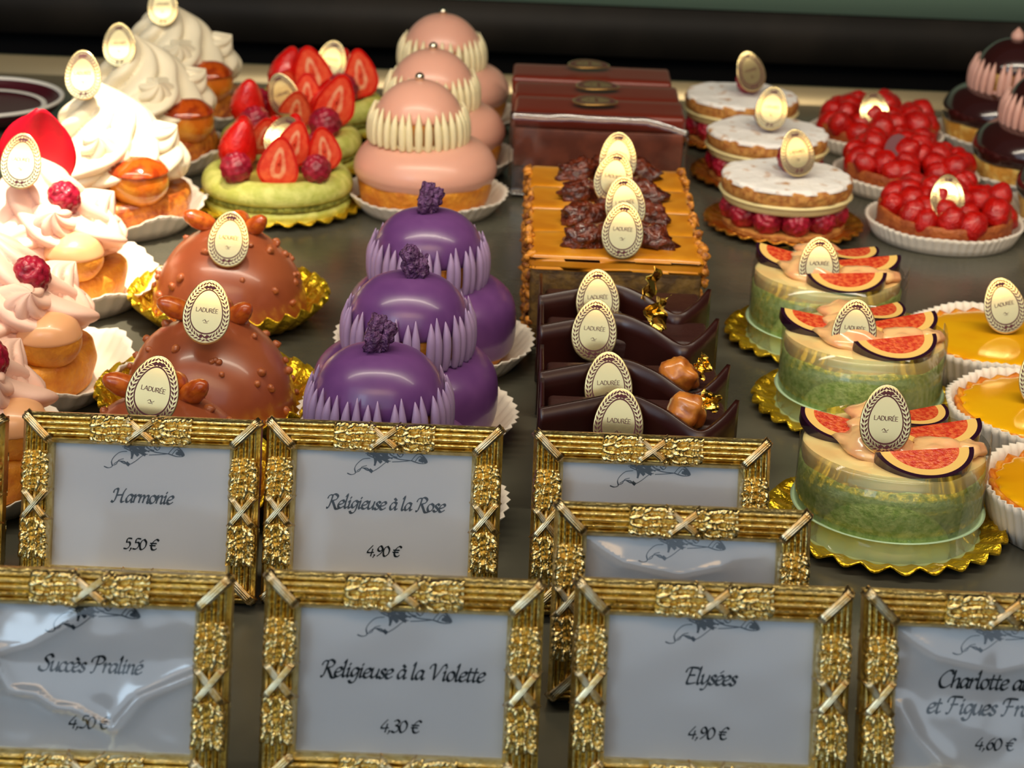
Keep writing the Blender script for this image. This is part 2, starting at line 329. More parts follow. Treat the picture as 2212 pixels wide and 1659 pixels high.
# ---------------------------------------------------------------- pen lettering
G = {
 'a': (.46, [[(.36,.34),(.27,.42),(.14,.38),(.05,.2),(.09,.03),(.2,.04),(.33,.24)], [(.38,.42),(.34,.12),(.38,.01),(.47,.08)]]),
 'b': (.42, [[(.1,.74),(.07,.1),(.18,.0),(.33,.12),(.34,.34),(.2,.41),(.09,.25)]]),
 'c': (.36, [[(.34,.33),(.27,.41),(.13,.37),(.05,.2),(.09,.02),(.22,.0),(.35,.1)]]),
 'e': (.38, [[(.07,.18),(.22,.22),(.33,.32),(.27,.42),(.13,.37),(.05,.2),(.09,.02),(.22,.0),(.36,.1)]]),
 'g': (.44, [[(.36,.34),(.27,.42),(.14,.38),(.06,.22),(.1,.06),(.2,.06),(.33,.24)], [(.38,.42),(.34,.0),(.26,-.22),(.1,-.26),(.02,-.16)]]),
 'h': (.46, [[(.12,.76),(.09,.4),(.07,.0)], [(.08,.16),(.2,.36),(.33,.4),(.35,.25),(.33,.05),(.38,.0),(.46,.08)]]),
 'i': (.24, [[(.03,.33),(.12,.42),(.1,.1),(.14,.0),(.23,.08)], [(.12,.6),(.15,.58)]]),
 'î': (.24, [[(.03,.33),(.12,.42),(.1,.1),(.14,.0),(.23,.08)], [(.02,.55),(.13,.68),(.24,.55)]]),
 'l': (.24, [[(.04,.62),(.13,.76),(.1,.3),(.1,.06),(.16,.0),(.24,.08)]]),
 'm': (.68, [[(.02,.33),(.1,.42),(.07,.0)], [(.08,.16),(.2,.38),(.3,.38),(.3,.2),(.28,.0)], [(.3,.16),(.42,.38),(.53,.38),(.53,.2),(.53,.04),(.58,.0),(.67,.09)]]),
 'n': (.46, [[(.02,.33),(.1,.42),(.07,.0)], [(.08,.16),(.2,.38),(.32,.38),(.32,.2),(.32,.04),(.37,.0),(.46,.09)]]),
 'o': (.42, [[(.24,.42),(.1,.36),(.05,.18),(.12,.01),(.24,.01),(.35,.15),(.34,.34),(.22,.42)]]),
 'r': (.34, [[(.02,.33),(.1,.42),(.07,.0)], [(.08,.16),(.18,.36),(.27,.42),(.34,.36)]]),
 's': (.34, [[(.31,.35),(.22,.42),(.12,.36),(.14,.26),(.26,.15),(.24,.03),(.12,-.01),(.03,.07)]]),
 't': (.3, [[(.16,.62),(.12,.3),(.11,.06),(.17,.0),(.28,.08)], [(.02,.41),(.28,.43)]]),
 'u': (.46, [[(.02,.35),(.09,.42),(.07,.12),(.13,.0),(.24,.06),(.34,.26)], [(.37,.42),(.34,.1),(.38,.0),(.46,.08)]]),
 'x': (.42, [[(.03,.37),(.11,.42),(.2,.2),(.3,.0),(.4,.06)], [(.38,.41),(.2,.22),(.03,.0)]]),
 'y': (.44, [[(.02,.35),(.09,.42),(.08,.14),(.14,.02),(.24,.08),(.35,.28)], [(.38,.42),(.34,.0),(.24,-.22),(.08,-.24)]]),
 'q': (.44, [[(.36,.34),(.25,.42),(.08,.3),(.1,.04),(.2,.04),(.33,.24)], [(.38,.42),(.34,-.26)]]),
 'H': (.86, [[(.02,.5),(.06,.66),(.2,.72),(.24,.6),(.2,.2),(.12,.0),(.0,.04)], [(.66,.74),(.56,.5),(.52,.12),(.58,.0),(.7,.06)], [(.2,.36),(.55,.4)]]),
 'R': (.74, [[(.02,.5),(.08,.66),(.22,.72)], [(.27,.7),(.23,.3),(.16,.0),(.06,-.02)], [(.2,.68),(.4,.75),(.56,.64),(.5,.46),(.27,.38)], [(.3,.39),(.45,.14),(.58,-.06),(.74,-.06)]]),
 'V': (.72, [[(.0,.52),(.06,.68),(.2,.72),(.24,.5),(.27,.02)], [(.27,.02),(.44,.34),(.58,.66),(.68,.74),(.72,.66)]]),
 'S': (.58, [[(.56,.62),(.46,.75),(.28,.7),(.22,.56),(.34,.42),(.44,.28),(.38,.06),(.2,-.02),(.03,.06),(.02,.2)]]),
 'P': (.66, [[(.02,.46),(.06,.64),(.24,.74),(.48,.74),(.6,.6),(.5,.42),(.28,.36)], [(.3,.7),(.25,.3),(.18,.02),(.06,-.02)]]),
 'E': (.62, [[(.02,.52),(.08,.68),(.24,.74),(.56,.72)], [(.26,.72),(.2,.36),(.16,.04),(.3,.0),(.54,.06)], [(.2,.38),(.46,.4)]]),
 'C': (.66, [[(.6,.58),(.54,.73),(.36,.72),(.14,.5),(.08,.24),(.18,.02),(.38,.0),(.58,.14)]]),
 'F': (.66, [[(.02,.48),(.06,.64),(.2,.73),(.62,.72)], [(.3,.71),(.24,.3),(.16,.02),(.04,.0)], [(.18,.38),(.48,.41)]]),
 '0': (.46, [[(.27,.6),(.12,.5),(.06,.26),(.13,.02),(.25,.0),(.39,.16),(.4,.42),(.25,.6)]]),
 '3': (.42, [[(.08,.54),(.22,.62),(.35,.52),(.3,.4),(.18,.34)], [(.18,.34),(.35,.28),(.36,.1),(.2,-.03),(.03,.03)]]),
 '4': (.46, [[(.3,.62),(.03,.2),(.42,.2)], [(.33,.4),(.28,-.04)]]),
 '5': (.42, [[(.4,.62),(.16,.62),(.12,.38)], [(.12,.38),(.3,.4),(.36,.22),(.24,.02),(.03,.02)]]),
 '6': (.44, [[(.38,.62),(.16,.44),(.06,.18),(.16,.0),(.32,.06),(.37,.24),(.26,.36),(.1,.26)]]),
 '9': (.44, [[(.38,.42),(.24,.6),(.1,.5),(.1,.34),(.24,.28),(.37,.42),(.32,.18),(.1,-.03)]]),
 ',': (.2, [[(.09,.06),(.1,.0),(.03,-.12)]]),
 '€': (.54, [[(.5,.54),(.36,.62),(.18,.46),(.12,.22),(.2,.02),(.36,.0),(.46,.08)], [(.03,.38),(.4,.38)], [(.02,.25),(.36,.25)]]),
 ' ': (.26, []),
}
ACC = {'à': ('a', [(.2,.64),(.32,.52)]), 'è': ('e', [(.14,.64),(.26,.52)]), 'é': ('e', [(.16,.52),(.3,.64)])}
CAPS = {
 'L': (.5, [[(.08,.7),(.08,0),(.46,0)]]), 'A': (.66, [[(.02,0),(.32,.7),(.62,0)], [(.14,.24),(.5,.24)]]),
 'D': (.62, [[(.08,0),(.08,.7),(.3,.7),(.52,.56),(.56,.35),(.52,.14),(.3,0),(.08,0)]]),
 'U': (.6, [[(.08,.7),(.08,.2),(.2,.02),(.4,.02),(.52,.2),(.52,.7)]]),
 'R': (.58, [[(.08,0),(.08,.7),(.36,.7),(.48,.54),(.36,.36),(.08,.36)], [(.3,.36),(.52,0)]]),
 'E': (.5, [[(.46,.7),(.08,.7),(.08,0),(.46,0)], [(.08,.36),(.4,.36)]]),
 'É': (.5, [[(.46,.7),(.08,.7),(.08,0),(.46,0)], [(.08,.36),(.4,.36)], [(.2,.8),(.36,.95)]]),
}
def strokes_mesh(strokes, nib, ang=40, thin=0.022, smooth=6):
    """flat quads in the XZ plane; each stroke a list of (x, z)"""
    mb = MB(); n1 = Vector((math.cos(R(ang)), 0, math.sin(R(ang))))*(nib/2)
    for s in strokes:
        P = [Vector((p[0], 0, p[1])) for p in s]
        if smooth and len(P) > 2: P = spl(P, smooth)
        for a, b in zip(P, P[1:]):
            t = (b-a)
            if t.length < 1e-9: continue
            t.normalize(); n2 = Vector((-t.z, 0, t.x))
            h = n2*max(abs(n2.dot(n1)), thin/2)
            mb.add(([a-h-t*thin*.3, b-h+t*thin*.3, b+h+t*thin*.3, a+h-t*thin*.3], [(0, 1, 2, 3)]))
    return mb
def text_strokes(txt, glyphs, slant=0.2):
    x = 0; out = []
    for ch in txt:
        acc = None
        if glyphs is G and ch in ACC: base, acc = ACC[ch]
        else: base = ch
        wd, st = glyphs[base]
        for s in list(st)+([acc] if acc else []): out.append([(x+p[0]+slant*p[1], p[1]) for p in s])
        x += wd*(0.86 if glyphs is G else 1)
    return out, x
def writing(txt, height, cx, cz, nib=0.15, glyphs=G, slant=0.2, left=False, thin=0.05, width=None):
    st, wd = text_strokes(txt, glyphs, slant); s = height
    if width: s = width/wd
    x0 = cx if left else cx-wd*s/2
    st = [[(x0+p[0]*s, cz+p[1]*s) for p in q] for q in st]
    return strokes_mesh(st, nib*s, thin=thin*s, smooth=0 if glyphs is CAPS else 5)
# ================================================================ the setting
counter = thing('display_counter', 'dark grey stone display counter carrying all the pastries', 'counter')
obj('counter_top', box(-1.1, 1.1, 0.1, 1.335, -0.03, 0.0), stone, counter, smooth=False)
mbr = MB().add(rbox(2.2, 0.006, -0.03, 0.012, 0.0012)); obj('back_rim', mbr, rim_metal, counter, (0, 1.338, 0))
wl = struct(obj('wall_back', box(-2.2, 2.2, 1.52, 1.56, -0.6, 1.6), black_paint, smooth=False))
t1 = struct(obj('trim_1', rbox(4.4, 0.03, -0.005, 0.034, 0.003), brown_wood, None, (0, 1.5, 0.0)))
t2 = struct(obj('trim_2', rbox(4.4, 0.034, 0.034, 0.12, 0.003), green_wood, None, (0, 1.5, 0.0)))
fl = struct(obj('floor', box(-2.2, 2.2, -1.6, 1.56, -0.64, -0.6), black_paint, smooth=False))

# ================================================================ cases and boards
def flute(n_pl, amp, grow=True, wave=0.0, wn=7):
    def fn(a, r, z, i):
        k = amp*math.cos(n_pl*a)*(min(1, max(0, (z-0.001)/0.006)) if grow else 1)
        zz = z+wave*math.sin(wn*a+1.3)*(z/0.012)
        return ((r+k)*math.cos(a), (r+k)*math.sin(a), zz)
    return fn
def case_mesh(rb, rt, h, pleats=44, amp=0.0009, wave=0.0):
    pr = [(0, 0.0004), (rb*0.6, 0.0004), (rb, 0.0006), (rb+(rt-rb)*.35, h*.4), (rb+(rt-rb)*.75, h*.8), (rt, h), (rt-0.0006, h+.0001),
          (rb+(rt-rb)*.72, h*.82), (rb+(rt-rb)*.3, h*.45), (rb-.001, .0014), (rb*0.6, .0012), (0, .0012)]
    mb = MB().add(lathe(pr, pleats*4, flute(pleats, amp, True, wave))); me = obj('tmp', mb, paper); d = me.data; bpy.data.objects.remove(me); d.name = 'paper_case'; return d
CASE = {'std': case_mesh(0.0365, 0.0445, 0.011, 44, 0.0008, 0.0006), 'wide': case_mesh(0.0405, 0.0495, 0.013, 40, 0.0008, 0.0022),
        'tart': case_mesh(0.0385, 0.0425, 0.0105, 60, 0.0008, 0.0003), 'lemon': case_mesh(0.0355, 0.0410, 0.0185, 64, 0.0010, 0.0004)}
def paper_case(kind, p, label, rz=0.0, s=1.0, group='white paper cases'):
    return tag(link('paper_case', CASE[kind], None, (p.x, p.y, 0.0), (0, 0, rz), s), label, 'paper case', group)
def board_mesh(r, sc_n, m, amp, lift, rise=0.0035):
    def fn(a, rr, z, i):
        q = rr/r; k = amp*abs(math.sin(sc_n*a/2))*q**6
        zz = z+lift*math.cos(sc_n*a)*q**6+rise*max(0, (q-.74)/.26)**1.4
        return ((rr+k-amp)*math.cos(a), (rr+k-amp)*math.sin(a), zz)
    pr = [(0, .0004)]+[(r*t, .0004) for t in (.5, .7, .8, .88, .95, 1)]+[(r*t, .0013) for t in (1, .95, .88, .8, .7, .5)]+[(0, .0013)]
    mb = MB().add(lathe(pr, sc_n*8, fn)); o = obj('tmp', mb, m); d = o.data; bpy.data.objects.remove(o); d.name = 'foil_board'; return d
BOARD = {'gold': board_mesh(0.0475, 26, foil, 0.0022, 0.0010), 'cup': board_mesh(0.0470, 30, foil, 0.0020, 0.0012, 0.0125), 'amber': board_mesh(0.044, 30, foil_orange, 0.0018, 0.0006)}
def foil_board(kind, p, label, rz=0.0, s=1.0):
    return tag(link('foil_board', BOARD[kind], None, (p.x, p.y, 0.0), (0, 0, rz), s), label, 'cake board', 'scalloped foil cake boards')

# ================================================================ egg shaped name tags
def egg(t, a=0.0092, b=0.0128, k=0.16):
    return (a*math.cos(t)*(1-k*math.sin(t)), b*math.sin(t))
BEND = 14.0
def bendy(x, z, off=0.0): return (x, -0.0011+BEND*z*z*0.35+off, z)
def tag_meshes():
    D = {}
    n = 56; mb = MB(); front = [[] for _ in range(7)]
    rings = [0.0, .25, .5, .7, .85, .95, 1.0]
    v = []; f = []
    for side, off in ((0, -0.0003), (1, 0.0003)):
        b = len(v); v.append(bendy(0, 0, off))
        for r_ in rings[1:]:
            for k in range(n):
                x, z = egg(2*PI*k/n); v.append(bendy(x*r_, z*r_, off))
        for k in range(n):
            k2 = (k+1) % n; q = (b, b+1+k, b+1+k2); f.append(q if side == 0 else q[::-1])
            for j in range(len(rings)-2):
                a = b+1+j*n; q = (a+k, a+n+k, a+n+k2, a+k2); f.append(q if side == 0 else q[::-1])
    m = len(v)//2; base = 1+(len(rings)-2)*n; mi = [0]*len(f)
    for k in range(n):
        k2 = (k+1) % n; f.append((base+k, m+base+k, m+base+k2, base+k2)); mi.append(1)
    o = obj('tmp', MB().add((v, f), mi), [tag_gold, tag_edge]); D['plaque'] = o.data; bpy.data.objects.remove(o)
    # wreath: leaves round the rim; thin oval line inside it
    mb = MB(); e = -0.00042
    for k in range(38):
        t = 2*PI*k/38+PI/2; 
        for sgn, rr in ((-1, .80), (1, .86)):
            x, z = egg(t); x2, z2 = egg(t+0.12*(1 if math.cos(t) > 0 else -1)); d = Vector((x2-x, 0, z2-z)).normalized(); nn = Vector((d.z, 0, -d.x))*(1 if math.cos(t) > 0 else -1)
            c = Vector((x*rr, 0, z*rr)); L = .00095; W = .00062
            p = [c-d*L, c+nn*W*sgn, c+d*L+nn*W*sgn*1.5, c-nn*W*.3*sgn]
            mb.add(([bendy(q.x, q.z, e) for q in p], [(0, 1, 2, 3)]))
    for k in range(48):
        a, b = egg(2*PI*k/48), egg(2*PI*(k+1)/48)
        mb.add(([bendy(a[0]*.655, a[1]*.655, e), bendy(b[0]*.655, b[1]*.655, e), bendy(b[0]*.70, b[1]*.70, e), bendy(a[0]*.70, a[1]*.70, e)], [(0, 1, 2, 3)]))
    # bow at the foot and crown at the top of the wreath
    for dx, dz, s_ in ((-.0012, -.0098, 1), (.0012, -.0098, -1), (0, .0098, 1), (-.0013, .0096, 1), (.0013, .0096, 1)):
        mb.add(([bendy(dx-.0011, dz-.0003, e), bendy(dx, dz-.0009, e), bendy(dx+.0011, dz+.0003, e), bendy(dx, dz+.0009, e)], [(0, 1, 2, 3)]))
    o = obj('tmp', mb, tag_print, smooth=False); D['wreath'] = o.data; bpy.data.objects.remove(o)
    wm = writing('LADURÉE', .0019, 0, -0.0002, nib=.13, glyphs=CAPS, slant=0, thin=.08, width=.0088)
    wm.v = [Vector(bendy(p.x, p.z, e)) for p in wm.v]
    o = obj('tmp', wm, tag_print, smooth=False); D['lettering'] = o.data; bpy.data.objects.remove(o)
    mm = strokes_mesh([[(-.0012, -.0038), (-.0004, -.0032), (.0003, -.004), (.0012, -.0034)], [(-.0008, -.0044), (.0008, -.0044)]], .0003, thin=.00016)
    mm.v = [Vector(bendy(p.x, p.z, e)) for p in mm.v]
    o = obj('tmp', mm, tag_print, smooth=False); D['ornament'] = o.data; bpy.data.objects.remove(o)
    return D
TAGM = tag_meshes()
def name_tag(px, py, Y, label, lean=18, roll=0, yaw=0, s=1.0, back=False, loc=None):
    p = loc if loc is not None else at_depth(px, py, Y)
    o = thing('oval_name_tag', label, 'name tag', p, 0, 'egg shaped name tags')
    o.rotation_mode = 'XYZ'
    o.rotation_euler = (Euler((0, 0, R(yaw))).to_matrix() @ Euler((R(-lean), 0, 0)).to_matrix() @ Euler((0, R(roll), 0)).to_matrix()).to_euler()
    o.scale = (s, s, s)
    if back: o.rotation_euler.rotate_axis('Z', PI)
    pl = link('plaque', TAGM['plaque'], o); link('wreath_print', TAGM['wreath'], o)
    link('lettering', TAGM['lettering'], o); link('ornament_print', TAGM['ornament'], o)
    if back:
        pl.data = BACKPL
    return o
BACKPL = TAGM['plaque'].copy(); BACKPL.materials[0] = tag_choc; BACKPL.materials[1] = tag_choc

# ================================================================ cream puffs (two-tier)
def make_religieuse(kind, label, s=1.0, hx=0.0, hy=0.0, n_str=34, seed=1, group=None):
    C_ = {'rose': (choux, fond_pink, but_cream), 'violet': (choux, fond_violet, but_violet), 'choc': (choux_pale, fond_choc, but_choc)}[kind]
    t = thing('two_tier_cream_puff', label, 'cream puff', group=group)
    low = {'rose': 0.0185, 'violet': 0.0085, 'choc': 0.0190}[kind]
    obj('choux_base', lumpy([(0, .0018), (.029, .0018), (.0342, .005), (.0368, .011), (.0376, .018), (.034, .025)], 56, .0022, 70, seed), C_[0], t, scale=s)
    def fn(a, r, z, i):
        k = noise.noise(Vector((math.cos(a)*1.6, math.sin(a)*1.6, seed)))*.0022
        zz = z+(k if z < .02 else 0)
        return (r*math.cos(a), r*math.sin(a), zz)
    obj('icing', lathe(spl([(.0345, low+.001), (.0372, low-.0004), (.0388, low+.0025), (.0394, max(.0195, low+.0055)), (.0384, .0285), (.0345, .0345), (.028, .0385), (.018, .0402), (0, .0406)], 4), 56, fn), C_[1], t, scale=s)
    M = (hx, hy, 0)
    obj('small_choux', lumpy([(0, .038), (.0205, .0385), (.0228, .043), (.0232, .049), (.0222, .054)], 48, .001, 90, seed+2), C_[0], t, M, scale=s)
    flat = kind == 'violet'
    top = [(.0205, .0515), (.0232, .0525), (.0236, .0545), (.0222, .0585), (.0188, .0635), (.0130, .0685), (.0065, .0712), (0, .0718)] if not flat else \
          [(.0215, .0505), (.0242, .0515), (.0248, .0545), (.0238, .0590), (.0208, .0645), (.0150, .0695), (.0075, .0718), (0, .0720)]
    if kind == 'rose': top = [(a*(1-.0*b), b) for a, b in top]
    obj('icing_cap', lathe(spl(top, 4), 48), C_[1], t, M, scale=s)
    col = obj('collar', lathe(spl([(.0225, .0385), (.0252, .0392), (.0256, .0402), (.0246, .0415), (.0225, .041)], 3), 48), C_[2], t, M, scale=s)
    rnd = random.Random(seed*7); meshes = []
    zt = .0595 if kind != 'violet' else .0600
    wr = {'rose': .0019, 'violet': .00165, 'choc': .0022}[kind]
    for v in range(4):
        ztop = zt+rnd.uniform(-.002, .0015); lean = rnd.uniform(-.0012, .0012)
        path = [(.0262, 0, .0388), (.0266, lean*.2, .043), (.0264, lean*.5, .048), (.0257, lean*.8, .0535), (.0240, lean, ztop)]
        if kind == 'violet': path = [(.0258, 0, .0388), (.0266, lean*.2, .043), (.0268, lean*.5, .049), (.0264, lean*.8, .055), (.0252, lean, ztop+.001)]
        P = spl(path, 3); N = len(P)
        rad = [wr*(.95+.25*math.sin(PI*i/N*1.2))*(1-max(0, (i/(N-1)-.62)/.38)**1.6*.93) for i in range(N)]
        o = obj('piped_stroke', tube(P, rad, 7, flat=.95), C_[2]); meshes.append(o.data); bpy.data.objects.remove(o)
    for k in range(n_str):
        a = 2*PI*k/n_str+rnd.uniform(-.035, .035)
        link('piped_stroke', meshes[k % 4], col, (0, 0, 0), (0, 0, a))
    if kind == 'rose': obj('silver_pearl', ellipsoid(.0026, .0026, .0026, 14, 10), pearl, t, (hx, hy, .0735*s))
    elif kind == 'choc': obj('cream_dot', lathe(spl([(0, -.001), (.0038, 0), (.004, .003), (.0022, .0055), (0, .0078)], 3), 16), but_choc, t, (hx, hy, .0715*s))
    else:
        mb = MB(); r2 = random.Random(seed)
        for k in range(4):
            def f2(p, k=k): return 1+.55*noise.noise(p*2.1+Vector((k*9+seed, 0, 0)))+.2*noise.noise(p*6+Vector((k, 3, seed)))
            mb.add(ellipsoid(.0036, .0028, .0054, 24, 18, f2), 0, T(r2.uniform(-.0022, .0022), r2.uniform(-.002, .002), .003+.0021*k, r2.uniform(-.6, .6), r2.uniform(-.6, .6), r2.uniform(0, 3)))
        obj('candied_petal', mb, crystal_violet, t, (hx, hy-.001, .0700*s))
    return t

# ================================================================ berries
def rasp_mesh(r=0.0088, h=0.0098, seed=0, n=46):
    pts = []
    for i in range(n):
        z = 1-2*(i+.5)/n; a = i*2.39996+seed; q = math.sqrt(1-z*z); pts.append(Vector((q*math.cos(a), q*math.sin(a), z)))
    def fn(p):
        d = max(p.dot(q) for q in pts); ang = math.acos(max(-1, min(1, d))); c = 0.30
        return (.86+.17*math.sqrt(max(0, 1-(ang/c)**2)))*(1-.16*max(0, p.z))
    return ellipsoid(r, r, h, 40, 26, fn)
RASP = []
for k in range(2):
    o = obj('raspberry', rasp_mesh(seed=k*1.7), rasp); RASP.append(o.data); bpy.data.objects.remove(o)
def raspberry(parent, loc, rot=(0, 0, 0), s=1.0, k=0): return link('raspberry', RASP[k % 2], parent, loc, rot, s)
SP = [(0, -.0155), (.0028, -.0142), (.0064, -.0088), (.0092, -.0018), (.0098, .0045), (.0066, .0096), (.002, .0107), (0, .0103)]
def straw_whole(seed=0):
    def fn(a, r, z, i):
        k = 1+.06*noise.noise(Vector((math.cos(a), math.sin(a), z*100+seed))); d = .96+.05*math.cos(12*a+(i % 2)*PI)*math.sin(i*1.3)
        return (r*k*d*math.cos(a), r*k*d*math.sin(a), z)
    return lathe(spl(SP, 4), 36, fn)
def straw_half():
    """half a strawberry, its cut face towards -Y: skin, pale rim, flesh, core"""
    P = spl(SP, 4); n = 18; v = []; f = []; m = []
    for p in P:
        for k in range(n+1):
            a = PI*k/n; v.append((p[0]*math.cos(a), p[0]*.8*math.sin(a), p[1]))
    W = n+1
    for i in range(len(P)-1):
        for k in range(n): f.append((i*W+k, i*W+k+1, (i+1)*W+k+1, (i+1)*W+k)); m.append(0)
    # cut face built of nested outlines
    out = [(p[0], p[1]) for p in P]+[(-p[0], p[1]) for p in reversed(P[1:-1])]
    sc_ = [(1, 1), (.86, .88), (.36, .62), (.16, .42), (.02, .05)]; mi = [0, 1, 2, 1]; L = len(out); rings = []
    for q, qz in sc_:
        b = len(v); rings.append(b); dy = -.0004*(1-q)
        for x, z in out: v.append((x*q, dy, -.001+(z+.001)*qz))
    for j in range(4):
        for k in range(L):
            k2 = (k+1) % L; f.append((rings[j]+k, rings[j+1]+k, rings[j+1]+k2, rings[j]+k2)); m.append(mi[j])
    f.append(tuple(rings[4]+k for k in range(L))); m.append(1)
    mb = MB(); mb.add((v, f), m); return mb
o = obj('strawberry', straw_whole(), straw); STW = o.data; bpy.data.objects.remove(o)
o = obj('strawberry_half', straw_half(), [straw, straw_in, straw_core]); STH = o.data; bpy.data.objects.remove(o)
WILD = []
for k in range(3):
    def f3(p, k=k): return (1-.28*p.z)*(1+.10*noise.noise(p*2.2+Vector((k*5, 1, 2))))+.03*math.sin(p.z*22)*math.cos(9*math.atan2(p.y, p.x))
    o = obj('small_strawberry', ellipsoid(.0066, .0066, .0082, 22, 16, f3), wild); WILD.append(o.data); bpy.data.objects.remove(o)

# ================================================================ round fruit cakes
def make_macaron_tart(label, berries, rest, seed=1):
    t = thing('macaron_fruit_tart', label, 'fruit tart', group='pistachio macaron fruit tarts')
    def foot(a, r, z, i):
        k = .0011*noise.noise(Vector((math.cos(a)*14, math.sin(a)*14, z*900+seed)))
        return ((r+k)*math.cos(a), (r+k)*math.sin(a), z+k*.5)
    obj('lower_shell', lathe(spl([(0, .0016), (.036, .0016), (.0395, .0032), (.0402, .0062), (.038, .0082)], 3), 72), macaron, t)
    obj('ruffled_foot', lathe([(.036, .0076), (.0398, .0082), (.0402, .0098), (.0395, .0114), (.037, .0118)], 140, foot), macaron_foot, t)
    obj('upper_shell', lumpy([(.037, .0112), (.0405, .0118), (.0416, .0150), (.0402, .0190), (.0365, .0222), (.0315, .0228), (.029, .0208), (.0285, .017)], 72, .0008, 60, seed), macaron, t)
    obj('pistachio_filling', lumpy([(.0292, .017), (.027, .0195), (.018, .0215), (0, .0222)], 48, .0012, 80, seed), custard, t)
    for kind, x, y, z, rx, ry, rz, s in berries+rest:
        if kind == 'r': raspberry(t, (x, y, z), (rx, ry, rz), s, int(abs(x)*1000))
        else: link('strawberry' if kind == 'w' else 'strawberry_half', STW if kind == 'w' else STH, t, (x, y, z), (rx, ry+PI, rz+(0 if kind == 'w' else 0)), s)
    return t
def make_napoleon(label, seed=1):
    t = thing('raspberry_layer_cake', label, 'raspberry cake', group='sugar dusted raspberry cakes')
    obj('lower_biscuit', lumpy([(0, .0016), (.031, .0016), (.0318, .003), (.031, .0048), (0, .0048)], 48, .0008, 120, seed, 2), biscuit, t)
    n = 11
    for k in range(n):
        a = 2*PI*k/n-.3; raspberry(t, (.0278*math.cos(a), .0278*math.sin(a), .0112), (0, PI/2*.92, a), .93, k)
    obj('cream_disc', lumpy([(0, .0162), (.030, .0160), (.0338, .0168), (.0346, .0192), (.0338, .0216), (0, .0218)], 56, .0006, 70, seed, 3), cream_y, t)
    obj('inner_cream', lumpy([(0, .0052), (.0165, .0052), (.017, .011), (.0165, .0168), (0, .0168)], 24, .0004, 70, seed, 2), cream_y, t)
    obj('top_biscuit', lumpy([(.0325, .0214), (.0350, .0222), (.0356, .0255), (.0352, .0286), (.034, .0296)], 64, .0013, 170, seed, 3), biscuit, t)
    obj('sugar_dusting', lumpy([(.0354, .0283), (.0345, .0300), (.0315, .0305), (.02, .0306), (.01, .0308), (0, .0308)], 64, .0014, 150, seed, 3), sugar, t)
    raspberry(t, (.003, .004, .0395), (.2, .3, 0), 1.0, 1)
    return t
def make_strawberry_tart(label, seed=1):
    t = thing('strawberry_tart', label, 'strawberry tart', group='wild strawberry tarts')
    obj('tart_shell', lumpy([(0, .0016), (.0345, .0016), (.0362, .004), (.0368, .0105), (.0368, .0160), (.0350, .0166), (.0335, .0150), (.0325, .011), (0, .011)], 64, .0006, 110, seed, 2), crust, t)
    rnd = random.Random(seed); k = 0
    for rr, n, z in ((.0300, 14, .0172), (.0195, 9, .0195), (.0092, 5, .0208)):
        for j in range(n):
            a = 2*PI*(j+rnd.uniform(-.2, .2))/n+rr*200
            link('small_strawberry', WILD[k % 3], t, (rr*math.cos(a), rr*math.sin(a), z+rnd.uniform(-.0012, .0014)), (rnd.uniform(-.9, .9)+PI*(k % 2), rnd.uniform(-1.1, 1.1), rnd.uniform(0, 6)), rnd.uniform(.94, 1.22)); k += 1
    return t
def make_dome(label, seed=1):
    t = thing('chocolate_praline_dome', label, 'chocolate dome', group='praline domes')
    def shape(a, r, z, i):
        p = Vector((r*math.cos(a), r*math.sin(a), z)); d = noise.noise(p*45+Vector((seed*4, 0, 0)))*.0011
        q = Vector((p.x, p.y, p.z*.8)).normalized(); return tuple(p+q*d)
    R0, H0 = .0355, .0385
    pr = [(0, .0016), (.032, .0016), (.0352, .003)]+[(R0*math.cos(PI/2*i/16)**.9, .004+H0*math.sin(PI/2*i/16)) for i in range(16)]+[(0, .004+H0)]
    obj('chocolate_coat', lathe(pr, 72, shape), milk_choc, t)
    rnd = random.Random(seed*3)
    variants = []
    for k in range(3):
        def f4(p, k=k): return 1+.4*noise.noise(p*1.6+Vector((k*7, seed, 0)))
        o = obj('nut_piece', ellipsoid(.0019, .0015, .0015, 10, 7, f4), nutbit); variants.append(o.data); bpy.data.objects.remove(o)
    for k in range(46):
        a = rnd.uniform(0, 2*PI); e = math.asin(rnd.uniform(.06, .93))
        x, y, z = R0*math.cos(e)**.9*math.cos(a), R0*math.cos(e)**.9*math.sin(a), .004+H0*math.sin(e)
        link('nut_piece', variants[k % 3], t, (x*1.005, y*1.005, z), (rnd.uniform(0, 3), rnd.uniform(0, 3), 0), rnd.uniform(.7, 1.25))
    for x, y, rz, ry in ((-.0115, .004, .5, .5), (.0125, .003, -.6, -.7), (.004, .011, 1.4, .3)):
        link('caramelised_almond', ALM, t, (x, y, .0445), (.2, ry, rz))
    return t
def f5(p): return 1-.25*p.x+.06*noise.noise(p*4)
o = obj('caramelised_almond', ellipsoid(.0092, .0046, .0042, 20, 12, f5), almond); ALM = o.data; bpy.data.objects.remove(o)

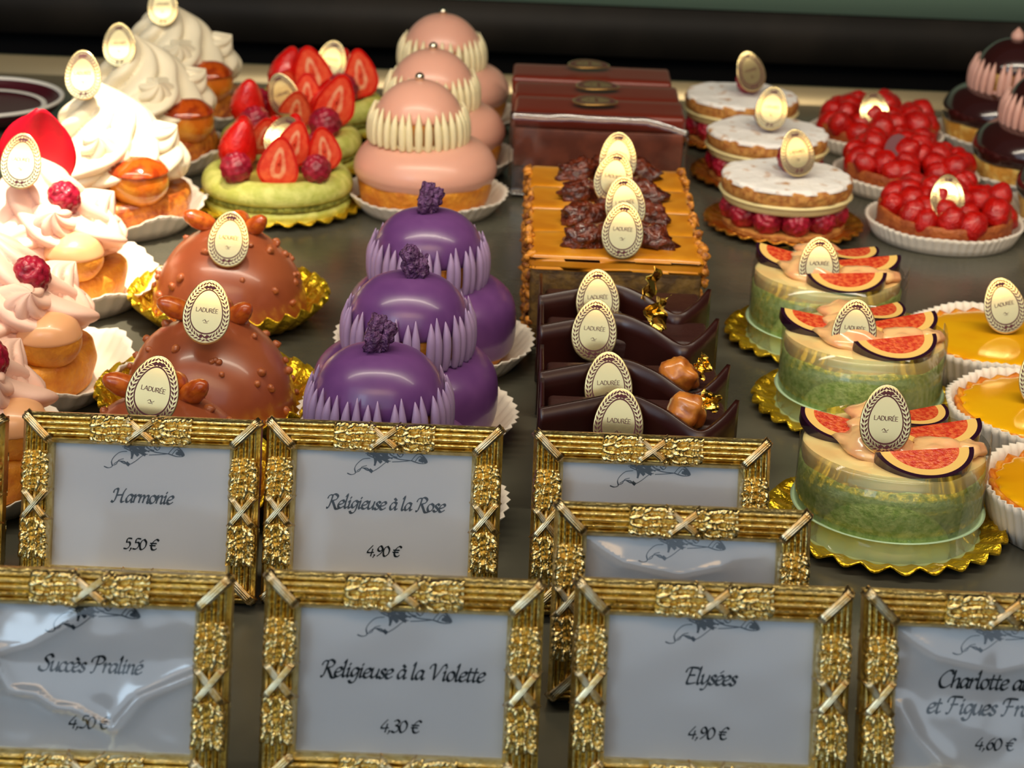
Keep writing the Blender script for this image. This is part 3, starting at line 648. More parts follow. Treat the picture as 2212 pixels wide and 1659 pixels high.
# ================================================================ whipped cream cakes (ring of choux round a piped swirl)
def swirl(prof, lobes, amp, twist, k=4, n=72, bend=(0, 0), phase=0):
    P = spl(prof, k); z0, z1 = P[0][1], P[-1][1]
    def fn(a, r, z, i):
        t = (z-z0)/(z1-z0) if z1 != z0 else 0; b = a-twist*t**.8-phase
        rr = r*(1-amp+2*amp*abs(math.cos(lobes*.5*b))**.75)*(1+.16*noise.noise(Vector((math.cos(a)*1.3, math.sin(a)*1.3, z*45+phase))))
        return (rr*math.cos(a)+bend[0]*t*t, rr*math.sin(a)+bend[1]*t*t, z)
    return lathe(P, n, fn)
def ruffle(seed, L=.024, w=.0105):
    P = spl([(0, 0, .030), (.010, .002, .0335), (.020, .001, .030), (.030, -.001, .023), (.034, -.002, .0185)], 5); N = len(P)
    rad = [w*(.35+.75*math.sin(PI*min(1, (i+1)/(N-1)*.9)))*(1 if i < N-4 else (N-i)/5+.1) for i in range(N)]
    return tube(P, rad, 36, star=(7, .15), twist=1.2+.4*seed)
def make_honore(pink, label, seed=1):
    cr, bun = (whip_pink, fond_peach) if pink else (whip, caramel_bun)
    t = thing('rose_cream_cake' if pink else 'cream_puff_cake', label, 'cream cake', group='rose cream cakes' if pink else 'whipped cream cakes')
    obj('pastry_base', lumpy([(0, .0018), (.0345, .0018), (.0385, .004), (.0402, .009), (.0402, .0150), (.0385, .0190), (.033, .0200), (0, .0190)], 64, .0018, 90, seed), choux if pink else puff, t)
    for k in range(3):
        a = R(-52+120*k)
        ch = obj('choux_bun', lumpy([(0, -.0125), (.009, -.0122), (.0145, -.006), (.0152, .001), (.0125, .0075), (.006, .0108), (0, .0115)], 32, .0012, 90, seed+k), choux if pink else bun, t, (.0300*math.cos(a), .0300*math.sin(a), .0310), (0, 0, a))
        obj('icing' if pink else 'caramel_cap', lumpy([(.0150, .000 if pink else .0035), (.0157, .0015 if pink else .0045), (.0134, .0078), (.0068, .0116), (0, .0124)], 32, .0009, 60, seed+k), bun if pink else caramel_top, ch)
        b = a+R(60)
        obj('cream_ruffle', ruffle(k+seed), cr, t, (.003*math.cos(b), .003*math.sin(b), .007), (0, 0, b))
    h = .012
    obj('cream_swirl', swirl([(.012, .014), (.028, .022), (.0335, .0285), (.0325, .036), (.0275, .0425), (.0235, .049), (.0205, .056), (.0155, .063), (.009, .0695), (.0025, .0745), (.0004, .077)], 8, .20, 3.0 if not pink else -2.6, 4, 144, (-.006, .002), seed), cr, t, (0, 0, .0085), scale=(1, 1, .87))
    for k in range(4):
        a = R(-88+90*k+(18 if pink else 0)); q = .45+.05*noise.noise(Vector((k*3.3, seed, 0)))
        obj('cream_rosette', swirl([(.010, -.012), (.024, -.004), (.027, .006), (.023, .016), (.016, .026), (.008, .034), (.0006, .041)], 7, .2, 2.4 if not pink else -2.2, 3, 84, (.006, 0), k), cr, t, (.0205*math.cos(a), .0205*math.sin(a), .0435-.0012*k), (0, .75, a), q)
    if pink:
        for k, (x, y, z) in enumerate(((.0125, -.0150, .0575), (-.018, .020, .051), (-.030, -.016, .044))): raspberry(t, (x, y, z), (.9, .4, k), 1.05, k)
    return t

# ================================================================ bars
def make_mousse_bar(label, seed=1):
    t = thing('chocolate_mousse_bar', label, 'chocolate bar cake', group='glazed chocolate mousse bars')
    obj('sponge_layer', rbox(.0945, .0375, .001, .018, .0012, 2, .0006, seed, 3), mousse_low, t)
    obj('mousse_layer', rbox(.095, .0382, .018, .0405, .0012, 2, .0006, seed, 3), mousse_side, t)
    obj('chocolate_glaze', rbox(.0955, .0392, .0405, .0500, .0022, 3, .0004, seed, 3), mousse_top, t)
    if seed == 1: obj('clear_wrap', shell(40, 8, lambda u, v: ((u-.5)*.1, -.0215-.004*max(0, u-.8)*5*v-.0012*noise.noise(Vector((u*6, v*3, 2))), .0015+.049*v-.006*max(0, u-.75)*4*v), .0002), film_wrinkled, t)
    return t
def make_caramel_bar(label, seed=1):
    t = thing('caramel_walnut_bar', label, 'caramel bar cake', group='caramel bars with nut sides')
    obj('sponge_layer', rbox(.077, .0365, .001, .0405, .0012, 2, .0008, seed, 3), coffee_sponge, t)
    obj('caramel_glaze', rbox(.079, .0382, .0365, .0452, .0030, 3, .0006, seed, 4), caramel_ice, t)
    rnd = random.Random(seed); mb = MB()
    for k in range(120):
        sx = -1 if k % 2 else 1; z = rnd.uniform(.001, .046)
        def f6(p, k=k): return 1+.5*noise.noise(p*1.5+Vector((k, seed, 0)))
        mb.add(ellipsoid(rnd.uniform(.0012, .0030), rnd.uniform(.0012, .0028), rnd.uniform(.0012, .0026), 8, 6, f6), 0, T(sx*(.0385+rnd.uniform(-.0004, .0018)), rnd.uniform(-.0175, .0175), z, rnd.uniform(0, 3), rnd.uniform(0, 3), 0))
    cr = obj('nut_crumble', mb, crumble, t); cr['kind'] = 'stuff'
    for k, (x, y, s, rz) in enumerate(((-.0135, -.002, 1.0, .4), (.0155, .002, 1.05, -.5), (-.002, .010, .9, 1.2))):
        def f7(p, k=k): return 1+.45*noise.noise(p*2.3+Vector((k*3+seed*5, 0, 0)))+.15*noise.noise(p*7+Vector((0, seed, k)))
        obj('chocolate_crisp', ellipsoid(.0118*s, .0072*s, .0068*s, 26, 18, f7), flake, t, (x, y, .0475), (.25, .1*k, rz))
    return t
def make_wave_bar(label, nut, seed=1):
    t = thing('chocolate_wave_cake', label, 'chocolate wave cake', group='dark chocolate wave cakes')
    obj('cake_body', rbox(.068, .026, .001, .0335, .002, 3, .0005, seed, 3), choc_body, t, (0, .006, 0))
    W = .074
    KP = spl([(0, -.15, 0), (.2, .35, 0), (.42, .8, 0), (.6, .15, 0), (.78, -1, 0), (.9, -.35, 0), (1, .75, 0)], 12)
    def kk(u):
        for a, b in zip(KP, KP[1:]):
            if u <= b.x: return a.y+(b.y-a.y)*(u-a.x)/max(1e-6, b.x-a.x)
        return KP[-1].y
    def wav(u): return .0095*kk(u)
    def zt(u): return .0415+.0036*kk(u)
    obj('wavy_chocolate_sheet', shell(56, 6, lambda u, v: ((u-.5)*W, -.0135+wav(u), .0012+(zt(u)-.0012)*v), .0016), dark_choc, t)
    obj('end_sheet', shell(6, 6, lambda u, v: (-.0355, -.011+.032*u, .0012+.038*v), .0014), dark_choc, t)
    if nut:
        def f8(p): return 1+.3*noise.noise(p*1.5+Vector((seed, 0, 0)))+.08*noise.noise(p*5)-.15*p.x
        obj('caramelised_hazelnut', ellipsoid(.0078, .0068, .0068, 22, 16, f8), hazelnut, t, (.0185, -.006, .0385), (.3, .5, .2))
    def leaf(u, v):
        x, y = (u-.5)*.011, (v-.5)*.010; q = Vector((x*300, y*300, seed*2.0))
        return (x+.0018*noise.noise(q+Vector((9, 0, 0))), .0040*noise.noise(q), y)
    obj('gold_leaf', shell(10, 10, leaf, .0002), gold_leaf, t, (.0265 if nut else .0115, -.004 if nut else -.007, .0425 if nut else .0455), (-.5, .5*seed, .15*seed), scale=.7 if nut else 1.25, smooth=False)
    return t

# ================================================================ fig cakes and lemon tarts
def fig_slice(a=.0185, b=.0092, h=.0044, half=True):
    n = 28; rs = [0, .3, .56, .70, .90, 1.0]; v = []; f = []; m = []
    span = PI if half else 2*PI; cnt = n+1
    for top in (1, 0):
        for q in rs:
            for k in range(cnt):
                t_ = PI+span*k/n; v.append((a*q*math.cos(t_)*(1+.08*math.sin(t_)), b*q*math.sin(t_)*1.7+.004, h if top else 0))
    W = cnt
    for lay in (0, 1):
        o_ = lay*len(rs)*W
        for j in range(len(rs)-1):
            for k in range(n):
                qd = (o_+j*W+k, o_+(j+1)*W+k, o_+(j+1)*W+k+1, o_+j*W+k+1); f.append(qd if lay == 0 else qd[::-1]); m.append([0, 0, 0, 1, 2][j] if lay == 0 else 2)
    j = len(rs)-1; B = len(rs)*W
    for k in range(n): f.append((j*W+k, B+j*W+k, B+j*W+k+1, j*W+k+1)); m.append(2)
    for j in range(len(rs)-1):
        for k in (0, n):
            qd = (j*W+k, (j+1)*W+k, B+(j+1)*W+k, B+j*W+k); f.append(qd); m.append(0 if j < 3 else 1)
    mb = MB(); mb.add((v, f), m); return mb
o = obj('fig_slice', fig_slice(), [fig_flesh, fig_pith, fig_skin], smooth=False); FIG = o.data; bpy.data.objects.remove(o)
def make_fig_cake(label, seed=1):
    t = thing('fig_pistachio_cake', label, 'fig cake', group='fig topped pistachio cakes'); r = .0340
    obj('mint_mousse_band', lathe(spl([(0, .0016), (r-.001, .0016), (r, .0024), (r, .0098), (r-.0002, .0102), (0, .0102)], 2), 72), mint_band, t)
    def sp(a, rr, z, i):
        k = .0004*noise.noise(Vector((math.cos(a)*9, math.sin(a)*9, z*300))); dz = .0022*noise.noise(Vector((math.cos(a)*1.5+seed, math.sin(a)*1.5, 0)))*(1 if z > .02 else 0)
        return ((rr+k)*math.cos(a), (rr+k)*math.sin(a), z+dz)
    obj('pistachio_sponge', lathe([(r-.0004, .0098), (r, .0102), (r+.0001, .014), (r+.0001, .020), (r, .0280), (r-.0006, .0290), (0, .0290)], 72, sp), sponge_green, t)
    obj('pear_jelly', lathe(spl([(r-.0007, .0260), (r-.0004, .0290), (r-.0005, .0320), (r-.002, .0338), (.022, .0344), (0, .0345)], 3), 72), jelly, t)
    for x, y, rz, rx, ry, s in ((-.0185, .008, -.35, .22, .10, .92), (.0165, .004, .25, .18, -.08, 1.0), (.008, -.020, .12, .30, -.05, .98), (.012, .021, .5, .1, 0, .8)):
        link('fig_slice', FIG, t, (x, y, .0345), (rx, ry, rz), s)
    for k, (x, y, rz, s) in enumerate(((-.005, .009, .5, 1.15), (-.007, -.008, -.3, 1.25), (-.004, .023, .9, 1.1), (.015, -.008, .1, .9), (.0265, -.006, 1.2, .7))):
        def f9(p, k=k): return 1+.45*noise.noise(p*1.5+Vector((k*4, seed, 0)))
        obj('pear_cube', ellipsoid(.0120*s, .0076*s, .0042*s, 20, 12, f9), peach, t, (x, y, .0358), (0, .1, rz))
    def fl(u, v):
        a = R(-8)+u*R(384); rr = r+.0007+(.0009 if u > .94 else 0)+max(0, u-.955)*.09
        return (rr*math.cos(a), rr*math.sin(a), .0012+v*(.0345))
    obj('clear_band', shell(96, 2, fl, .0002), acetate, t)
    return t
def make_lemon_tart(label, seed=1):
    t = thing('lemon_tart', label, 'lemon tart', group='glossy lemon tarts')
    def cr(a, r, z, i):
        k = .0007*math.cos(26*a)*(1 if z > .004 else 0)+.0006*noise.noise(Vector((math.cos(a)*6, math.sin(a)*6, seed)))
        return ((r+k)*math.cos(a), (r+k)*math.sin(a), z+k)
    obj('tart_shell', lathe([(0, .0018), (.0325, .0018), (.035, .008), (.0372, .0150), (.0366, .0168), (.0350, .0162), (.0345, .0135), (0, .013)], 104, cr), lemon_crust, t)
    def le(a, r, z, i):
        k = (.0008*math.cos(26*a)+.001*noise.noise(Vector((math.cos(a)*4, math.sin(a)*4, seed+2))))*(1 if r > .033 else 0)
        return ((r+k)*math.cos(a), (r+k)*math.sin(a), z)
    obj('lemon_curd', lathe(spl([(.0352, .0150), (.0346, .0164), (.032, .0172), (.022, .0178), (0, .0181)], 4), 104, le), lemon, t)
    return t
# ================================================================ gilt price frames
FW, FH, BW, LEAN = 0.0795, 0.0617, 0.0102, 21.0
def frame_mesh():
    """reeded moulding swept round the four sides with mitred corners; local X right, Z up, faces -Y"""
    pr = [(0, -.0015), (0, .0035)]
    n = 5; wv = (BW-.0012)/n
    for k in range(n):
        d0 = .0006+k*wv; crown = .0052+.0016*math.sin(PI*(k+.5)/n)
        for j in range(7):
            q = j/6; pr.append((d0+wv*q, crown-.0013+.0013*math.sin(PI*q)))
    pr += [(BW, .0030), (BW, -.0015)]
    v = []; f = []
    for d, h in pr:
        v += [(-FW/2+d, -h, d), (FW/2-d, -h, d), (FW/2-d, -h, FH-d), (-FW/2+d, -h, FH-d)]
    for i in range(len(pr)-1):
        for k in range(4):
            k2 = (k+1) % 4; f.append((i*4+k, i*4+k2, (i+1)*4+k2, (i+1)*4+k))
    return v, f
def cluster_mesh(L, seed):
    """a sheaf of laurel leaves and berries in low relief, narrowing to its outer end; long axis X"""
    rnd = random.Random(seed); Wd = BW*.99; leaves = []
    for r_ in range(8):
        for c in range(4):
            leaves.append((-L/2+L*(r_+.6+rnd.uniform(-.25, .25)+(c % 2)*.5)/8.8, -Wd/2+Wd*(c+.5+rnd.uniform(-.2, .2))/4, (c-1.5)*.45+rnd.uniform(-.35, .35), rnd.uniform(.8, 1.3), rnd.random() < .35))
    def fn(u, v):
        x = (u-.5)*L; y = (v-.5)*Wd; e = max(0, math.sin(PI*v))**.5; h = .0050+.0012*e; top = 0
        for lx, ly, la, ls, ball in leaves:
            dx, dy = x-lx, y-ly; a = dx*math.cos(la)+dy*math.sin(la); b = -dx*math.sin(la)+dy*math.cos(la)
            q = 1-(a/((.0011 if ball else .0019)*ls))**2-(b/(.0010*ls))**2
            if q > 0: top = max(top, math.sqrt(q)*(.0026 if ball else .0020)*ls+(.0003*a/.0019))
        lim = 1-.30*abs(2*u-1)**3+.06*noise.noise(Vector((u*9, seed, 0)))
        out = abs(2*v-1) > lim or u < .02 or u > .98
        z = -.003 if out and top < .0009 else h*(.9 if out else 1)+top
        if u in (0, 1) or v in (0, 1): z = -.003
        return (x, -z, y)
    return grid(80, 40, fn)
def band_mesh(L, w, h0, rise=.0018):
    def fn(u, v):
        edge = 0 if (u in (0, 1) or v in (0, 1)) else 1
        y = h0+rise*math.sin(PI*v)**.6-.0003*math.cos(10*PI*v)
        return ((u-.5)*L, -y*edge-(1-edge)*.002, (v-.5)*w)
    return grid(10, 14, fn)
def mesh_of(name, mb, m, smooth=True):
    o = obj(name, mb, m, smooth=smooth); d = o.data; bpy.data.objects.remove(o); return d
FM = {'moulding': mesh_of('frame_moulding', frame_mesh(), gold, False)}
CLH = [mesh_of('laurel_cluster', cluster_mesh(.0150, k), gold_orn) for k in range(2)]
CLV = [mesh_of('laurel_cluster', cluster_mesh(.0145, 5+k), gold_orn) for k in range(2)]
CORN = mesh_of('corner_band', band_mesh(BW*1.38, .0034, .0060), silver_band)
RIB = mesh_of('crossed_ribbon', band_mesh(.0150, .0026, .0062), silver_band)
CHERUB = ([[(.0, .015), (.05, .0), (.10, .02), (.09, .08), (.12, .14), (.19, .20), (.28, .215)], [(.12, .05), (.17, .085), (.21, .09), (.25, .085), (.30, .05), (.36, .075), (.42, .12)],
 [(.10, .03), (.15, .05), (.18, .10), (.24, .12)], [(.20, .09), (.26, .06), (.30, .075)], [(.24, .26), (.34, .22), (.46, .20), (.56, .235), (.66, .215), (.79, .205)],
 [(.22, .27), (.30, .29), (.40, .27), (.52, .30)], [(.28, .31), (.33, .22), (.34, .14)], [(.46, .31), (.50, .25), (.56, .22)], [(.50, .31), (.55, .26), (.62, .24)], [(.54, .31), (.58, .28)],
 [(.62, .275), (.64, .305), (.68, .305), (.69, .27), (.66, .245), (.62, .275)], [(.645, .28), (.67, .285)], [(.42, .12), (.48, .17), (.54, .19)],
 [(.80, .205), (.87, .285), (.94, .275), (1.0, .19), (.91, .175), (.80, .205)], [(.85, .20), (.90, .26), (.95, .24)], [(.56, .18), (.68, .19), (.80, .205)]],
 [[(.31, .30), (.38, .25), (.45, .21), (.51, .18)], [(.36, .26), (.355, .19), (.34, .13)], [(.25, .285), (.33, .265), (.40, .285)], [(.40, .30), (.46, .255), (.50, .215)], [(.44, .31), (.50, .28)],
 [(.93, .245), (.96, .215), (.985, .195)], [(.90, .215), (.95, .20)], [(.28, .07), (.31, .045)], [(.32, .255), (.42, .235), (.47, .25)], [(.37, .22), (.42, .17)]])
WTHN = .0021
def cherub(cx, cz, w_):
    f = lambda L: [[(cx+(x-.5)*w_, cz+(y-.31)*w_) for x, y in q] for q in L]
    mb = strokes_mesh(f(CHERUB[0]), .017*w_, thin=.009*w_); b = strokes_mesh(f(CHERUB[1]), .042*w_, thin=.024*w_)
    return mb.add((b.v, b.f))
FACE = -.0002                     # the card's face, seen from -Y
def film_fn(kind):
    iw, ih = FW-2*BW, FH-2*BW
    def crease(x, z, pts):
        best = 1
        for a, b in zip(pts, pts[1:]):
            A = Vector((a[0], a[1])); B = Vector((b[0], b[1])); P = Vector((x, z)); t = max(0, min(1, (P-A).dot(B-A)/(B-A).length_squared)); best = min(best, (P-A-(B-A)*t).length)
        return best
    C1 = [(.02, .62), (.12, .40), (.24, .39), (.34, .30), (.45, .28), (.55, .20), (.62, .16), (.74, .38), (1.0, .55)]
    C2 = [(-.1, .62), (.2, .72), (.45, .95)]
    D1 = [(.03, .45), (.12, .22), (.24, .05)]; D2 = [(0, .98), (.2, .80), (.5, .72), (.7, .80)]
    def fn(u, v):
        y = -.0009
        if kind == 'a': y -= .0022*math.exp(-(crease(u, v, C1)/.035)**1.0)+.0012*math.exp(-crease(u, v, C2)/.05)+.0006*noise.noise(Vector((u*5, v*4, 1)))
        elif kind == 'b': y -= .0016*math.exp(-crease(u, v, D1)/.04)+.0014*math.exp(-crease(u, v, D2)/.06)+.0010*noise.noise(Vector((u*4, v*3, 7)))
        else: y -= .0001*noise.noise(Vector((u*3, v*3, 3)))
        return ((u-.5)*iw, y, BW+ih*v)
    return fn
def make_frame(label, lines, price, px, py, wrinkle=None, xs=0.0, ph=.0165):
    zt = FH*math.cos(R(LEAN)); p = at(px, py, zt); yb = p.y-FH*math.sin(R(LEAN))
    t = thing('price_frame', label, 'price frame', (p.x, yb, .0008), 0, 'gilt framed price cards'); t.rotation_euler = (R(-LEAN), 0, 0)
    link('frame_moulding', FM['moulding'], t)
    e = BW/2
    for x, z, a in ((-FW/2+e, e, -45), (FW/2-e, e, 45), (FW/2-e, FH-e, -45), (-FW/2+e, FH-e, 45)): link('corner_band', CORN, t, (x, 0, z), (0, R(a), 0))
    for z in (e, FH-e):
        for k, x in enumerate((-.0098, .0098)): link('laurel_cluster', CLH[k], t, (x, 0, z), (0, 0, 0))
        for k, a in enumerate((38, -38)): link('crossed_ribbon', RIB, t, (0, -.0004*k, z), (0, R(a), 0))
    for x in (-FW/2+e, FW/2-e):
        for k, z in enumerate((FH*.5-.0112, FH*.5+.0112)): link('laurel_cluster', CLV[k], t, (x, 0, z), (0, R(90), 0))
        for k, a in enumerate((52, -52)): link('crossed_ribbon', RIB, t, (x, -.0004*k, FH*.5), (0, R(a), 0))
    iw, ih = FW-2*BW+.002, FH-2*BW+.002
    cd = obj('price_card', box(-iw/2, iw/2, FACE, .0006, BW-.001, BW-.001+ih), card, t, smooth=False)
    yo = FACE-.00012
    obj('cherub_drawing', cherub(xs+.0004, FH-BW+.0004, .0268), ink_blue, cd, (0, yo, 0), smooth=False)
    for k, (txt, z, wd) in enumerate(lines):
        obj('product_name', writing(txt, .0052, xs, z, width=wd), ink, cd, (0, yo, 0), smooth=False)
    obj('price', writing(price, .0058, xs, ph, width=.0112, slant=.18, nib=.13), ink, cd, (0, yo, 0), smooth=False)
    obj('cover_film', grid(60, 44, film_fn(wrinkle)), film_wrinkled if wrinkle else film, t)
    obj('back_board', box(-FW/2+.003, FW/2-.003, .0012, .0032, .003, FH-.003), backing, t, smooth=False)
    # folding strut behind, its foot on the counter
    th = R(LEAN+16)
    obj('easel_strut', shell(1, 1, lambda u, v: ((u-.5)*.016, .0034+v*math.sin(th)*.034, .036-v*math.cos(th)*.0335), .0012), backing, t, smooth=False)
    return t
N1 = .0318
make_frame('gilt frame with card reading Harmonie, 5,50 €, left of the Religieuse à la Rose frame', [('Harmonie', .0322, .0205)], '5,50 €', 313, 902, xs=.0)
make_frame('gilt frame with card reading Religieuse à la Rose, 4,90 €, in front of the violet puffs', [('Religieuse à la Rose', .0322, .0400)], '4,90 €', 834, 917, xs=.0006)
make_frame('gilt frame with hidden text, directly in front of the chocolate wave cakes', [], '4,90 €', 1408, 944, xs=-.0004)
make_frame('gilt frame with hidden text and curved film glint, standing between two other frames', [], '4,90 €', 1474, 1097, 'b')
make_frame('gilt frame with creased film and card reading Succès Praliné, 4,50 €', [('Succès Praliné', .0325, .0292)], '4,50 €', 205, 1236, 'a', xs=-.0004)
make_frame('gilt frame with card reading Religieuse à la Violette, 4,30 €', [('Religieuse à la Violette', .0318, .0470)], '4,30 €', 877, 1247, xs=-.0002)
make_frame('gilt frame with card reading Elysées, 4,90 €, in the front row', [('Elysées', .0322, .0150)], '4,90 €', 1540, 1263, xs=.0)
make_frame('gilt frame cut by the right edge, card reading Charlotte, 4,60 €', [('Charlotte aux P', .0340, .0345), ('et Figues Fraîches', .0265, .0400)], '4,60 €', 2160, 1287, 'b', xs=.0)
make_frame('sliver of a gilt frame at the left edge beside the Harmonie frame', [], '5,50 €', -238, 893)

# ================================================================ rows of pastries
def lbl_tag(holder, words): return 'oval name tag '+words
# rose puffs
PR = [at(918, 387, .0165), at(946, 308, .0165), at(966, 218, .0165)]
a0 = make_religieuse('rose', 'pink iced cream puff, frontmost of the three pink ones, behind the violet puffs', hx=-.004, group='pink iced cream puffs'); a0.location = (PR[0].x, PR[0].y, 0)
dup(a0, 'pink iced cream puff, middle one of the three pink ones', (PR[1].x, PR[1].y, 0), .1)
dup(a0, 'pink iced cream puff, rearmost of the three pink ones', (PR[2].x, PR[2].y, 0), .2)
for p, wd, k in zip(PR, ('frontmost', 'middle', 'rearmost'), range(3)): paper_case('std', Vector((p.x+.0015, p.y, 0)), f'white paper case under the {wd} pink iced cream puff', k*.4)
# violet puffs
PV = [at(833, 735, .072), at(880, 575, .072), at(938, 440, .072)]
v0 = make_religieuse('violet', 'violet iced cream puff, frontmost of three, just behind a gilt frame', .955, hx=-.002, n_str=38, seed=3, group='violet iced cream puffs'); v0.location = (PV[0].x, PV[0].y, 0)
dup(v0, 'violet iced cream puff, middle one of three, with a full lilac collar', (PV[1].x, PV[1].y, 0), 2.1)
dup(v0, 'violet iced cream puff, rearmost of three, in front of the pink puffs', (PV[2].x, PV[2].y, 0), .15)
for p, wd, k in zip(PV, ('frontmost', 'middle', 'rearmost'), range(3)): paper_case('std', Vector((p.x+.0015, p.y, 0)), f'white paper case under the {wd} violet cream puff', k*.5, 1.0)
# chocolate puffs
PC = [at(2164, 262, .0165), at(2238, 345, .0165), at(2342, 432, .0165)]
c0 = make_religieuse('choc', 'dark chocolate cream puff with mocha collar, rearmost at the right', .97, hx=.003, n_str=30, seed=5, group='dark chocolate cream puffs'); c0.location = (PC[0].x, PC[0].y, 0)
dup(c0, 'dark chocolate cream puff at the right edge, in front of the rearmost one', (PC[1].x, PC[1].y, 0), .4)
dup(c0, 'dark chocolate cream puff mostly cut off by the right edge, beside the front strawberry tart', (PC[2].x, PC[2].y, 0), .8)
for p, wd, k in zip(PC, ('rearmost', 'middle', 'cut off'), range(3)): paper_case('std', p, f'white paper case under the {wd} dark chocolate cream puff', k*.3, .97)
# macaron tarts
PM = [at(600, 400, .0125), at(628, 312, .0125), at(688, 236, .0125)]
F0 = [('r', -.0185, -.027, .0295, .1, .2, 0, 1.0), ('h', .004, -.029, .0315, -.15, .15, .05, 1.12), ('r', .0235, -.023, .0295, .2, -.2, 0, .92), ('w', -.0205, -.006, .035, -.2, .25, 0, 1.1), ('h', .0265, -.010, .0345, -.1, -.2, .5, 1.0),
      ('h', .010, -.010, .0375, -.1, .3, -.2, 1.0), ('h', -.008, .002, .037, -.4, .1, .4, .95), ('w', .006, .010, .036, .3, .2, 0, .95), ('r', .021, .010, .033, 0, 0, 0, .95), ('w', -.021, .013, .033, .5, 0, 0, .95), ('w', .000, .024, .032, .7, .2, 1, .95)]
m0 = make_macaron_tart('green macaron tart heaped with berries, frontmost, left of the pink puffs', F0, []); m0.location = (PM[0].x, PM[0].y, 0)
F1 = [('r', -.018, -.020, .0315, .1, .2, 0, 1.0), ('w', -.024, -.008, .038, -.3, .15, 0, 1.05), ('h', .026, .000, .0375, -.2, .25, .3, 1.25), ('r', .022, -.018, .031, 0, .1, 0, 1.1), ('h', .004, -.008, .0345, -.5, .2, 0, 1.0), ('w', -.006, .010, .035, .3, 0, 0, 1), ('h', .008, .014, .037, 0, 0, .2, 1.0), ('r', -.020, .012, .034, 0, 0, 0, 1), ('w', .018, .018, .033, .5, .2, 0, 1)]
m1 = make_macaron_tart('green macaron tart with berries, middle one of three', F1, [], 2); m1.location = (PM[1].x, PM[1].y, 0)
F2 = [('h', -.002, -.015, .0365, -.1, -.2, .1, 1.3), ('w', -.020, -.004, .036, .2, .3, 0, 1.1), ('h', .027, -.010, .036, 0, -.15, .5, 1.2), ('r', .016, -.016, .030, 0, 0, 0, 1.2), ('r', -.010, .012, .039, 0, 0, 0, 1.1), ('w', .012, .012, .034, .4, .2, 0, 1), ('r', .026, .008, .031, 0, 0, 0, 1), ('h', -.020, -.020, .030, -.3, .4, 0, .9)]
m2 = make_macaron_tart('green macaron tart with berries, rearmost, left of the rear pink puff', F2, [], 3); m2.location = (PM[2].x, PM[2].y, 0)
for p, wd, k in zip(PM, ('frontmost', 'middle', 'rearmost'), range(3)): foil_board('gold', p, f'scalloped gold foil board under the {wd} green macaron tart', k*.3)
# raspberry layer cakes
PN = [at(1700, 381, .029), at(1658, 285, .029), at(1603, 208, .029)]
n0 = make_napoleon('sugar dusted raspberry layer cake, frontmost of three, behind the fig cakes'); n0.location = (PN[0].x, PN[0].y, 0)
dup(n0, 'sugar dusted raspberry layer cake, middle one of three', (PN[1].x, PN[1].y, 0), .5)
dup(n0, 'sugar dusted raspberry layer cake, rearmost, right of the chocolate mousse bars', (PN[2].x, PN[2].y, 0), -.4)
for p, wd, k in zip(PN, ('frontmost', 'middle', 'rearmost'), range(3)): foil_board('amber', p, f'amber foil board under the {wd} raspberry layer cake', k*.5)
# strawberry tarts
PS = [at(2038, 487, .006), at(1955, 385, .006), at(1890, 297, .006)]
for p, wd, k in zip(PS, ('frontmost, behind the lemon tarts', 'middle one of three, with a mauve tag', 'rearmost, in front of the dark wall'), range(3)):
    s0 = make_strawberry_tart('red strawberry tart, '+wd, 4+k); s0.location = (p.x, p.y, .001); s0.rotation_euler = (R(4), 0, 0)
for p, wd, k in zip(PS, ('frontmost', 'middle', 'rearmost'), range(3)): paper_case('tart', p, f'pleated white paper case round the {wd} strawberry tart', k*.2)
# praline domes
PD = [at(493, 497, .0425), at(450, 690, .0425), at(345, 860, .0425)]
for p, wd, k in zip(PD, ('rearmost, behind the other two domes', 'middle one of three, with the most nut pieces showing', 'frontmost, half hidden by the Harmonie frame'), range(3)):
    d0 = make_dome('milk chocolate praline dome, '+wd, 1+k); d0.location = (p.x, p.y, 0)
for p, wd, k in zip(PD, ('rearmost', 'middle', 'frontmost'), range(3)): foil_board('cup', p, f'crinkled gold foil board round the {wd} praline dome', .4*k, 1.0)
# whipped cream cakes
PH = [at(246, 478, 0), at(322, 350, 0), at(384, 258, 0)]
h0 = make_honore(False, 'white whipped cream cake with caramel choux, frontmost of three'); h0.location = (PH[0].x, PH[0].y, 0)
dup(h0, 'white whipped cream cake with caramel choux, middle one of three', (PH[1].x, PH[1].y, 0), .35)
dup(h0, 'white whipped cream cake with caramel choux, rearmost, at the top of the picture', (PH[2].x, PH[2].y, 0), .2)
for p, wd, k in zip(PH, ('frontmost', 'middle', 'rearmost'), range(3)): paper_case('wide', p, f'white paper case under the {wd} whipped cream cake', k*.3)
# rose cream cakes
PK = [at(112, 640, 0), at(24, 830, 0), at(-90, 1040, 0)]
k0 = make_honore(True, 'pink rose cream cake with raspberries and a red petal, rearmost at the left edge', 3); k0.location = (PK[0].x, PK[0].y, 0); k0.scale = (.88, .88, .92)
k1 = dup(k0, 'pink rose cream cake at the left edge, second from the back', (PK[1].x, PK[1].y, 0), .25)
k2 = dup(k0, 'pink rose cream cake mostly outside the left edge, nearest the price frames', (PK[2].x, PK[2].y, 0), .5)
def petal(u, v):
    a = (u-.5)*2; h = v; w_ = .0205*math.sin(PI*min(1, .12+h*.80))**.7*(1 if h < .97 else .8)
    return (a*w_, .006*a*a-.007*h*h+.0012*math.sin(a*5), .042*h*(1-.10*abs(a)**3)+.0012*noise.noise(Vector((a*3, h*3, 0))))
obj('rose_petal', shell(22, 18, petal, .0005), rose_petal, k0, (-.0085, .004, .0555), (R(-10), R(10), .15))
